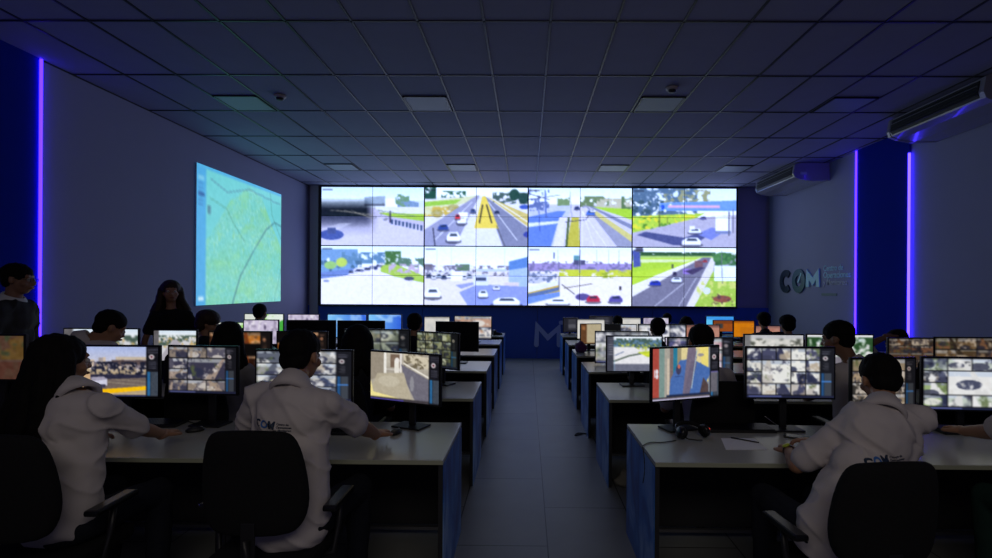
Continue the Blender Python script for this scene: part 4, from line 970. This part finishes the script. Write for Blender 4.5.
class Blob:
    def __init__(s): s.m = MB()
    def cap(s, a, b, ra, rb=None, n=12):
        rb = ra if rb is None else rb; a, b = Vector(a), Vector(b); d = b - a; L = max(d.length, 1e-4); t = d / L
        P, R = [], []
        for q in (0.02, .35, .7): P.append(a - t * ra * math.cos(q * PI / 2)); R.append(ra * max(.05, math.sin(q * PI / 2)))
        for k in range(5): f = k / 4; P.append(a + d * f); R.append(ra + (rb - ra) * f)
        for q in (.7, .35, .02): P.append(b + t * rb * math.cos(q * PI / 2)); R.append(rb * max(.05, math.sin(q * PI / 2)))
        s.m.tube(P, R, n); return s
    def ell(s, c, r, rot=None, u=18, v=12):
        Mx = Matrix.Translation(Vector(c)) @ (rot.to_4x4() if rot is not None else Matrix.Identity(4))
        s.m.ell((0, 0, 0), r, M=Mx, u=u, v=v); return s
    def remesh(s, vox, it=4):
        me = s.m.mesh(); o = bpy.data.objects.new('tmp', me); COL.objects.link(o)
        r = o.modifiers.new('r', 'REMESH'); r.mode = 'VOXEL'; r.voxel_size = vox
        if it: k = o.modifiers.new('s', 'SMOOTH'); k.factor = .5; k.iterations = it
        dg = bpy.context.evaluated_depsgraph_get(); dg.update()
        out = bpy.data.meshes.new_from_object(o.evaluated_get(dg)); bpy.data.objects.remove(o); bpy.data.meshes.remove(me)
        out.polygons.foreach_set('use_smooth', [True] * len(out.polygons)); return out

def displace(me, fn):
    nr = [v.normal.copy() for v in me.vertices]
    for v, n in zip(me.vertices, nr): v.co = v.co + n * fn(v.co, n)
    me.update()
def join(mes):
    """join meshes [(mesh, material_index)]"""
    b = bmesh.new()
    for me, mi in mes:
        n0 = len(b.faces); b.from_mesh(me); b.faces.ensure_lookup_table()
        for f in b.faces[n0:]:
            if mi is not None: f.material_index = mi
            f.smooth = True
    out = bpy.data.meshes.new('body'); b.to_mesh(out); b.free(); return out

def ik(a, t, l1, l2, hint):
    a, t = Vector(a), Vector(t); d = t - a; L = d.length
    if L > (l1 + l2) * .985: t = a + d * ((l1 + l2) * .985 / L); d = t - a; L = d.length
    x = (l1 * l1 - l2 * l2 + L * L) / (2 * L); h = math.sqrt(max(0, l1 * l1 - x * x)); u = d / L
    hv = Vector(hint); hv = (hv - u * hv.dot(u)).normalized()
    return a + u * x + hv * h, t

def hand(w, f, n, side, s=1.0, curl=.35, near=True):
    """w wrist, f finger direction, n palm normal (points out of the palm), side +1: thumb towards f x n"""
    B = Blob(); f = Vector(f).normalized(); n = Vector(n); n = (n - f * n.dot(f)).normalized(); sd = f.cross(n).normalized() * side
    w = Vector(w)
    c = lambda a, b, d: w + f * a * s + sd * b * s - n * d * s
    B.cap(c(-.03, 0, 0), c(.02, 0, 0), .026 * s, .027 * s, 10)
    for o in (-.026, -.009, .009, .026): B.cap(c(.02, o * .55, 0), c(.085 - abs(o) * .2, o, 0), .0165 * s, .0125 * s, 10)
    for o, L, cu in ((.030, .072, .9), (.010, .082, 1), (-.011, .076, 1.1), (-.031, .060, 1.25)):
        p = c(.082 - abs(o) * .2, o, .0); a = curl * cu * .5; rr = .0092 * s
        for k, fr in enumerate((.45, .31, .24)):
            d = f * math.cos(a) + n * math.sin(a) + sd * o * 1.5
            q = p + d * L * fr * s; B.cap(p, q, rr, rr * .9, 8); p = q; rr *= .9; a += curl * cu
    p = c(.015, .024, -.004); q = c(.045, .050, -.010); r = c(.075, .060, -.016); t = c(.098, .056, -.020)
    B.cap(p, q, .0145 * s, .0125 * s, 8); B.cap(q, r, .0115 * s, .010 * s, 8); B.cap(r, t, .0095 * s, .008 * s, 8)
    if near: return B.remesh(.0035, 2)
    me = B.m.mesh(); return me

def frame(yaw, pitch=0, roll=0):
    return Matrix.Rotation(yaw, 3, 'Z') @ Matrix.Rotation(pitch, 3, 'X') @ Matrix.Rotation(roll, 3, 'Y')

def person(label, loc, rz, pelvis, neck, head, hrot=(0, 0, 0), hands=None, hints=None, sc=1.0, hsc=1.0, near=False, hair='short', hairm='hair', skin='skin', top='shirt', sleeve='short', bottom='jeans', stand=False, feet=None, syaw=0, hem=0, sroll=0, hcurl=.35, female=False, group='people in the control room', text=None, glasses=False, collar=True, name='person'):
    """all points in world coordinates; loc = floor point; returns the root empty"""
    e = empty(name, loc, rz, label, 'person', group)
    inv = (Matrix.Translation(Vector(loc)) @ Matrix.Rotation(rz, 4, 'Z')).inverted()
    l = lambda p: inv @ Vector(p)
    pv, nk, hd = l(pelvis), l(neck), l(head)
    vox = .0085 if near else .014
    S = frame(syaw, 0, sroll)
    sh = {s_: nk + S @ Vector((s_ * (.165 if female else .185) * sc, .0, -.055 * sc)) for s_ in (-1, 1)}
    H = frame(*hrot); h_ = lambda x, y, z: hd + H @ (Vector((x, y, z)) * hsc)
    l1, l2 = .29 * sc, .26 * sc
    hands = hands or {}; hints = hints or {}
    arms = {}
    for s_ in (-1, 1):
        t = l(hands[s_]) if s_ in hands else (Vector((s_ * .27, .02, pv.z - .12)) if stand else pv + Vector((s_ * .2, .42, .16)))
        arms[s_] = ik(sh[s_], t, l1, l2, hints.get(s_, (s_ * .5, -.2, -1)))
    zseat = pv.z
    legs = {}
    for s_ in (-1, 1):
        hip = pv + Vector((s_ * .09 * sc, .0, -.03))
        if stand: kn, an = hip + Vector((s_ * .01, .02, -.42 * sc)), Vector((hip.x + s_ * .02, hip.y - .02, .09))
        else: kn, an = Vector((pv.x + s_ * .14, pv.y + .42 * sc, zseat - .02)), Vector((pv.x + s_ * .15, pv.y + .40, .09))
        legs[s_] = (hip, kn, an)
    # --- the body
    B = Blob(); mid = pv.lerp(nk, .5) + Vector((0, -.025 if not stand else 0, 0))
    tor = [(pv, (.155, .11, .11)), (pv.lerp(mid, .55), (.13, .095, .11)), (mid, (.14, .10, .11)), (mid.lerp(nk, .5), (.155, .105, .11)), (mid.lerp(nk, .75), (.15, .10, .09))]
    fs = .92 if female else 1
    ax = (nk - pv).normalized(); rotm = Vector((0, 0, 1)).rotation_difference(ax).to_matrix() @ S
    for c, r in tor: B.ell(c, (r[0] * sc * fs, r[1] * sc * fs, r[2] * sc), rotm)
    B.cap(sh[-1], sh[1], .05 * sc * fs)
    for s_ in (-1, 1):
        B.cap(nk + Vector((0, 0, .0)), sh[s_] + Vector((-s_ * .03, 0, .01)), .045 * sc, .045 * sc)
        el, wr = arms[s_]
        B.cap(sh[s_], el, .047 * sc * fs, .038 * sc * fs); B.cap(el, el.lerp(wr, .35), .040 * sc * fs, .039 * sc * fs); B.cap(el.lerp(wr, .35), wr, .039 * sc * fs, .025 * sc * fs)
        hip, kn, an = legs[s_]
        B.cap(hip, kn, .078 * sc, .052 * sc); B.cap(kn, an, .052 * sc, .034 * sc); B.cap(an + Vector((0, -.02, -.03)), an + Vector((s_ * .03, .15, -.05)), .032, .024)
    B.cap(nk + Vector((0, 0, -.02)), h_(0, -.02, -.04), (.047 if female else .056) * sc, .05 * hsc)
    B.ell(h_(0, -.015, .030), (.075 * hsc, .094 * hsc, .084 * hsc), H); B.ell(h_(0, .018, -.03), (.060 * hsc, .074 * hsc, .084 * hsc), H)
    B.ell(h_(0, .036, -.080), (.040 * hsc, .042 * hsc, .030 * hsc), H); B.cap(h_(0, .085, .012), h_(0, .103, -.026), .009 * hsc, .013 * hsc)
    B.cap(h_(-.04, .07, .028), h_(.04, .07, .028), .012 * hsc); B.cap(h_(-.018, .082, -.058), h_(.018, .082, -.058), .011 * hsc)
    for s_ in (-1, 1): B.ell(h_(s_ * .078, -.008, -.008), (.010 * hsc, .019 * hsc, .031 * hsc), H @ Matrix.Rotation(s_ * .3, 3, 'Z')); B.ell(h_(s_ * .045, .055, -.03), (.022 * hsc, .022 * hsc, .022 * hsc))
    bm_ = B.remesh(vox, 3); parts = [(bm_, 0)]
    for s_ in (-1, 1):
        el, wr = arms[s_]; f = (wr - el).normalized()
        if not stand: f = (f + Vector((0, 0, .0 - f.z * .9))).normalized()
        hm = hand(wr, f, (0, 0, -1) if not stand else (-s_, 0, 0), s_ if stand else -s_, sc * .98, hcurl, near); parts.append((hm, 0))
    E = MB()
    for s_ in (-1, 1): E.ell(h_(s_ * .030, .076, .004), (.0125 * hsc,) * 3, u=12, v=8)
    parts.append((E.mesh(), 1)); E = MB()
    for s_ in (-1, 1): E.ell(h_(s_ * .030, .0855, .004), (.0055 * hsc,) * 3, u=10, v=6)
    parts.append((E.mesh(), 2)); E = MB()
    E.ell(h_(0, .0925, -.058), (.022 * hsc, .006 * hsc, .008 * hsc), M=None, u=12, v=8); parts.append((E.mesh(), 3))
    me = join(parts); body = link('body', me, [M[skin], M['eye'], M['iris'], M['lips']], e)
    # --- top
    C = Blob(); inf = .017
    for i, (c, r) in enumerate(tor): C.ell(c, (r[0] * sc * fs + inf, r[1] * sc * fs + inf, r[2] * sc + inf * .5), rotm)
    hemc = pv + Vector((0, .0, -.02 - hem)); C.ell(hemc, (.168 * sc * fs + inf, .128 * sc + inf, .085 + hem * .6))
    C.cap(sh[-1], sh[1], .05 * sc * fs + inf)
    for s_ in (-1, 1):
        sx_ = S @ Vector((s_, 0, 0)); C.cap(nk + sx_ * .095 * sc * fs + Vector((0, -.01, -.15)), pv + Vector((s_ * .085 * sc * fs, -.005, .02)), .085 * sc, .098 * sc)
        el, wr = arms[s_]; C.cap(nk + Vector((0, 0, -.012)), sh[s_] + Vector((-s_ * .02, 0, .008)), .047 * sc + inf * .4, .05 * sc + inf * .3)
        C.cap(nk + (S @ Vector((s_, 0, 0))) * .10 * sc + Vector((0, .0, -.11)), sh[s_].lerp(el, .3), .075 * sc * fs, .056 * sc * fs + inf * .7)
        if sleeve == 'short': C.cap(sh[s_], sh[s_].lerp(el, .62 if top == 'tee' else .82), .052 * sc * fs + inf * .6, .050 * sc * fs + inf)
        else: C.cap(sh[s_], el, .052 * sc + inf * .6, .045 * sc + inf * .6); C.cap(el, el.lerp(wr, .93), .046 * sc + inf * .5, .032 * sc + inf * .4)
    if stand and hem: 
        C.cap(pv + Vector((-.04, 0, 0)), pv + Vector((-.05, 0, -hem)), .13, .15); C.cap(pv + Vector((.04, 0, 0)), pv + Vector((.05, 0, -hem)), .13, .15)
    cm_ = C.remesh(vox, 14 if near else 5); sd0 = random.random() * 50
    def wr_(p, n):
        v = mnoise.noise(Vector((p.x * 4 + sd0, p.y * 4, p.z * 8 + p.x * 7))); r = (1 - abs(v) * 2.2); w2 = mnoise.noise(Vector((p.x * 14, p.y * 14 + sd0, p.z * 20)))
        return (.013 if near else .007) * max(0, r) ** 3 * (1 if near else .6) + .003 * w2 - .001
    displace(cm_, wr_)
    tn = {'suit': 'jacket', 'tee': 't_shirt'}.get(top, 'shirt')
    so = link(tn, cm_, M[top], e)
    if collar:
        cl = MB(); cb = nk + Vector((0, .004, .022)); axn = (h_(0, -.02, -.04) - nk).normalized(); q0 = Vector((0, 0, 1)).rotation_difference(axn).to_matrix(); rows = []
        for rr, zz in ((.060, -.03), (.058, .030), (.061, .036), (.066, .032), (.083, -.002), (.100, -.035), (.09, -.06)):
            rows.append([cl.b.verts.new(cb + q0 @ Vector((rr * sc * fs * math.cos(a), rr * sc * fs * 1.02 * math.sin(a), zz * sc - .016 * math.sin(a)))) for a in [2 * PI * k / 32 for k in range(32)]])
        for A, Bq in zip(rows, rows[1:] + rows[:1]):
            for k in range(32): cl.b.faces.new((A[k], A[(k + 1) % 32], Bq[(k + 1) % 32], Bq[k]))
        for f in cl.b.faces: f.smooth = True
        cl.build('collar', M['stripe'] if top == 'suit' else M[top], so)
    # --- trousers and shoes
    Tq = Blob(); Tq.ell(pv + Vector((0, .0, -.03)), (.17 * sc * fs, .125 * sc, .11))
    for s_ in (-1, 1): hip, kn, an = legs[s_]; Tq.cap(hip, kn, .092 * sc, .068 * sc); Tq.cap(kn, an + Vector((0, 0, .02)), .068 * sc, .052)
    tm = Tq.remesh(vox * 1.2, 3); displace(tm, lambda p, n: .006 * mnoise.noise(Vector((p.x * 12, p.y * 12, p.z * 12)))); link('trousers', tm, M[bottom], e)
    for s_ in (-1, 1):
        hip, kn, an = legs[s_]; Sx = Blob(); a0 = Vector((an.x, an.y - .03, .045)); a1 = Vector((an.x + s_ * .035, an.y + .16, .040))
        Sx.cap(a0, a1, .042, .040); Sx.cap(a0 + Vector((0, 0, .01)), an + Vector((0, 0, .0)), .045, .042)
        sm = Sx.remesh(.009, 2)
        for v in sm.vertices: v.co.z = max(v.co.z, .002)
        so_ = link('shoe', sm, M['shoe'], e)
        if near:
            st = MB()
            for k in range(3): p = a0.lerp(a1, .45 + .14 * k); st.tube([p + Vector((-.047, -.01, .01)), p + Vector((-.030, .01, .042)), p + Vector((.030, .01, .042)), p + Vector((.047, -.01, .01))], .004, 6)
            st.build('stripe', M['stripe'], so_)
    # --- hair
    Hh = Blob(); Hh.ell(h_(0, -.022, .042), (.083 * hsc, .100 * hsc, .084 * hsc), H); Hh.ell(h_(0, -.055, -.012), (.070 * hsc, .052 * hsc, .062 * hsc), H)
    if hair == 'curly': Hh.ell(h_(0, -.02, .06), (.105 * hsc, .115 * hsc, .09 * hsc), H); Hh.ell(h_(0, -.06, 0), (.09 * hsc, .07 * hsc, .09 * hsc), H)
    if hair in ('long', 'verylong', 'bob'):
        Lh = {'long': .30, 'verylong': .40, 'bob': .16}[hair]
        Hh.ell(h_(0, -.03, .04), (.093 * hsc, .108 * hsc, .088 * hsc), H)
        for k in range(15):
            a = PI * (.0 + 1.0 * k / 14); x, y = .082 * math.cos(a), -.022 - .085 * math.sin(a)
            wv = .012 * math.sin(k * 2.1); p0 = h_(x, y, .03); p1 = h_(x * 1.12 + wv, y * 1.12, -.09)
            dl = Lh * (.75 + .25 * math.sin(a)) * hsc
            p2 = Vector((p1.x + (p1.x - hd.x) * (.8 if hair == 'verylong' else .35) + wv, p1.y + (p1.y - hd.y) * .15 - .02, p1.z - dl * .5)); p3 = Vector((p2.x + wv * 2, p2.y - .005, p2.z - dl * .5))
            Hh.cap(p0, p1, .030 * hsc, .034 * hsc, 8); Hh.cap(p1, p2, .034 * hsc, .040 * hsc, 8); Hh.cap(p2, p3, .038 * hsc, .016 * hsc, 8)
    hm = Hh.remesh(.007 if near else .012, 2)
    displace(hm, lambda p, n: .006 * mnoise.noise(Vector((p.x * 55, p.y * 55, p.z * (12 if hair != 'curly' else 55)))) + .002)
    link('hair', hm, M[hairm], e)
    if glasses:
        g = MB()
        for s_ in (-1, 1):
            g.tube([h_(s_ * .032 + .024 * math.cos(a), .098, .004 + .017 * math.sin(a)) for a in np.linspace(0, 2 * PI, 17)], .002, 6); g.tube([h_(s_ * .056, .098, .008), h_(s_ * .08, .0, .006)], .002, 6)
        g.tube([h_(-.008, .1, .006), h_(.008, .1, .006)], .002, 6); g.build('glasses', M['glass'], e)
    # --- printed lettering on the back
    if text:
        cx, cz, szz, ang = text; bv = BVHTree.FromPolygons([v.co for v in cm_.vertices], [p.vertices[:] for p in cm_.polygons])
        items = [('C', 0, 0, 1, M['letter_dark']), ('O', .76, 0, 1, M['print_blue']), ('M', 1.6, 0, 1, M['letter_dark']), ('Centro de', 2.5, .42, .27, M['letter_dark']), ('Operaciones', 2.5, .14, .27, M['letter_dark']), ('y Monitoreo', 2.5, -.14, .27, M['letter_dark'])]
        for ch, ox, oz, k, mt in items:
            tm_ = text_mesh(ch, szz * k, .001, szz * .03 if k == 1 else .0001)
            b_ = bmesh.new(); b_.from_mesh(tm_); bmesh.ops.triangulate(b_, faces=b_.faces); bmesh.ops.subdivide_edges(b_, edges=[q for q in b_.edges if q.calc_length() > .012], cuts=2); b_.to_mesh(tm_); b_.free()
            for v in tm_.vertices:
                u, w_ = v.co.x + ox * szz, v.co.y + oz * szz
                X, Z = cx + u * math.cos(ang) - w_ * math.sin(ang), cz + u * math.sin(ang) + w_ * math.cos(ang)
                hit = bv.ray_cast(Vector((X, -1, Z)), Vector((0, 1, 0)))
                y = hit[0].y if hit[0] else 0
                v.co = (X, y - .003 - max(0, v.co.z), Z)
            link('printed_letters' if k == 1 else 'printed_words', tm_, mt, so)
    return e, arms

M['print_blue'] = mat('blue_print', (.05, .18, .55, 1), .6)
V = Vector
# man with the COM print, near left block
h0 = at(302, 356, 2.68)
m1, _a = person('seated man seen from behind in off-white shirt with COM on the back, hand on mouse', (-1.12, 2.45, 0), -.12, (-1.12, 2.46, .60), at(293, 388, 2.58), h0, (-.12, -.12, 0),
    hands={1: dp(381, 437, .80), -1: (-1.38, 2.98, .79)}, hints={1: (.9, -.3, -.6), -1: (-.8, -.3, -.8)}, sc=1.06, hsc=1.09, near=True, text=(-.165, 1.032, .050, -.06), hem=.03, syaw=-.08, sroll=.05)
chair(-1.175, 2.42, .0, 'black office chair with fabric back, holding the man with COM on his shirt', 1.03)
# long haired woman at the left edge
h0 = at(64, 361, 2.56)
w1, _a = person('seated woman with very long dark hair in white shirt, right arm stretched to a mouse', (-2.18, 2.40, 0), -.1, (-2.18, 2.41, .60), at(74, 394, 2.50), h0, (-.35, -.1, 0),
    hands={1: dp(172, 438, .80), -1: (-2.5, 3.0, .79)}, hints={1: (.9, -.2, -.7), -1: (-.8, -.3, -.8)}, sc=1.0, hsc=1.06, near=True, hair='verylong', female=True, hem=0, syaw=-.1)
chair(-2.20, 2.33, .04, 'black office chair at the left edge under the very long-haired woman', 1.03)
# leaning man at the right
h0 = at(879, 379, 2.66)
m2, arm2 = person('seated man leaning right in pale shirt with yellow-green watch, seen from behind', (1.43, 2.34, 0), .0, (1.42, 2.36, .60), at(882, 412, 2.54), h0, (-.06, -.30, -.05),
    hands={-1: dp(789, 451, .80), 1: (1.66, 3.02, .80)}, hints={-1: (-.9, -.5, -.7), 1: (1, -.1, -.6)}, sc=1.04, hsc=1.03, near=True, text=(.075, .902, .055, .06), hem=.03, syaw=.1, sroll=-.10, skin='skin')
chair(1.44, 2.30, .10, 'black office chair with fabric back, holding the leaning man with the watch', .965)
el, wr = arm2[-1]
wt = empty('wristwatch', (0, 0, 0), 0, 'yellow-green wristwatch on the left wrist of the leaning man', 'watch')
wp = V((1.43, 2.34, 0)) + wr; wd_ = (wr - el).normalized(); q = V((0, 0, 1)).rotation_difference(wd_).to_matrix().to_4x4()
wt.location = wp - wd_ * .0
MB().lathe([(.029, -.010), (.032, -.010), (.032, .010), (.029, .010), (.029, -.010)], M=q).build('strap', M['blacksat'], wt)
dirc = (V((0, 0, EYE)) - wp).normalized(); dirc = (dirc - wd_ * dirc.dot(wd_)).normalized()
qq = V((0, 0, 1)).rotation_difference(dirc).to_matrix().to_4x4()
MB().lathe([(0, .0), (.019, .0), (.021, .004), (.018, .009), (0, .010)], M=Matrix.Translation(dirc * .030) @ qq).build('dial', M['watch'], wt)
# person cut by the right edge
m3, _a = person('person cut off by the right edge, pale shirt, dark green trousers, forearm on desk', (2.68, 2.42, 0), .1, (2.68, 2.42, .60), (2.64, 2.56, 1.16), (2.64, 2.66, 1.31), (0, -.15, 0),
    hands={-1: dp(944, 436, .795)}, hints={-1: (-.2, -.6, -1)}, sc=1.03, hsc=1.03, near=True, bottom='greenj')
chair(2.72, 2.34, 0, 'black office chair under the person cut by the right edge')

def bg(px, ptop, d, label, hair='short', hairm='hair', top='shirt', yaw=0, pitch=-.12, turn=0, dx=0, rz=0, sc=1.0, hsc=1.0, hands=None, hints=None, skin='skin', glasses=False, female=False, ch=True, bx=0, nup=0):
    t = at(px, ptop, d); hz = t.z - .115 * hsc; nz = hz - .20 * sc + nup
    pz = .58; Ls = .52 * sc
    dz = nz - pz
    if dz > Ls: pz = nz - Ls; dz = Ls
    fy = math.sqrt(max(0, Ls * Ls - dz * dz)); fy = min(fy, .24)
    py = t.y - .05 - fy * .9
    e, a = person(label, (t.x + bx, py, 0), rz, (t.x + bx, py, pz), (t.x + dx + bx * .3, t.y - .06, nz), (t.x, t.y, hz), (yaw, pitch, 0), hands=hands, hints=hints, sc=sc, hsc=hsc, hair=hair, hairm=hairm, top=top, skin=skin, glasses=glasses, female=female, group='people in the control room')
    if ch: chair(t.x + bx, py - .08, rz, 'black office chair under the ' + ' '.join(label.split()[:10]))
    return e
bg(111, 312, 4.12, 'man in pale shirt bowing his head before the wide monitor', yaw=-.7, pitch=-.5, bx=-.20, dx=-.09, hsc=1.08, nup=.09)
bg(231, 323, 4.18, 'long-haired person in grey shirt between the beige and grey grid monitors', hair='long', top='shirtg', female=True, hsc=1.0)
bg(209, 313, 5.35, 'wavy-haired person wearing glasses and facing right', hair='curly', hairm='hairb', yaw=-1.2, pitch=-.2, female=True, glasses=True, top='dark')
bg(260.5, 304.5, 6.95, 'person with round dark head in front of the map corner', top='dark')
bg(359, 326, 4.22, 'dark-haired person behind the turned sandy-view monitor', hair='bob', top='dark', female=True, hsc=1.08)
bg(415, 314, 5.70, 'dark-haired person at the third row near the aisle', hair='short', top='dark')
bg(700.5, 325.5, 4.18, 'short-haired man in grey-white shirt behind the red-edged street monitor', hsc=1.18, top='shirt')
bg(657.5, 318.5, 5.70, 'round-headed person behind the ramp road monitor', top='dark', hsc=1.0)
bg(837, 322, 4.15, 'man in pale shirt turning his face left behind the leaning man', yaw=.75, pitch=-.2, bx=.14, dx=.06, hsc=1.15, skin='skin2')
bg(617.5, 316, 8.5, 'small dark head above the fourth-row street monitor', top='dark')
bg(667, 313.5, 9.9, 'left one of two small dark heads before the right end of the video wall', top='dark')
bg(686, 317, 8.5, 'right one of two small dark heads before the right end of the video wall', top='dark', hair='bob')
bg(763.5, 314, 8.55, 'curly-haired head beside the bright orange monitor', top='dark', hair='curly')
bg(787, 317, 6.9, 'dark curly head below the dark COM letters', top='dark', hair='curly', hsc=.95)
hh = at(893, 331, 5.55)
bg(897, 331, 5.55, 'person in pale shirt bowing with one hand raised to the head', yaw=.3, pitch=-.5, hsc=1.15, hands={-1: at(888, 336, 5.5)}, hints={-1: (-1, 0, -.4)}, skin='skin2', bx=-.02)
# standing people
p = at(171, 281, 5.5)
person('standing woman with long dark hair in black t-shirt, in front of the left wall', (p.x, p.y, 0), -2.75, (p.x, p.y, .95), (p.x, p.y + .01, p.z - .32), (p.x, p.y, p.z - .115), (.28, 0, 0), sc=.90, hsc=1.0, hair='long', hairm='hairb', top='tee', collar=False, female=True, stand=True,
       hands={-1: (p.x + .32, p.y - .12, 1.12)}, hints={-1: (-.6, -.6, -1)})
p = at(19, 264, 4.02)
person('standing man in dark suit and glasses at the left edge, facing right', (p.x - .05, p.y, 0), -1.25, (p.x - .06, p.y, 1.0), (p.x - .05, p.y, p.z - .30), (p.x, p.y, p.z - .12), (0, -.1, 0), sc=1.06, hsc=1.0, hair='short', top='suit', sleeve='long', bottom='suit', stand=True, hem=.16, glasses=True, skin='skin2', near=True)
# ------------------------------------------------------------------ light and render look
w = bpy.data.worlds.new('world'); scn.world = w; w.use_nodes = True
w.node_tree.nodes['Background'].inputs[0].default_value = (.42, .42, 1, 1)
w.node_tree.nodes['Background'].inputs[1].default_value = .05
def area(name, loc, size, power, col, rot=(0, 0, 0)):
    ld = bpy.data.lights.new(name, 'AREA'); ld.shape = 'RECTANGLE'; ld.size, ld.size_y = size; ld.energy = power; ld.color = col
    o = bpy.data.objects.new(name, ld); COL.objects.link(o); o.location = loc; o.rotation_euler = rot; return o
# unseen area light added behind the camera to brighten shirts and desktops
area('rear_fill_light', (.2, -1.0, 3.3), (3.0, .8), 20, (1, .90, .78), (math.radians(62), 0, 0))
scn.view_settings.view_transform = 'Standard'; scn.view_settings.look = 'None'
scn.view_settings.exposure = 0; scn.view_settings.gamma = 1
scn.view_settings.use_curve_mapping = False
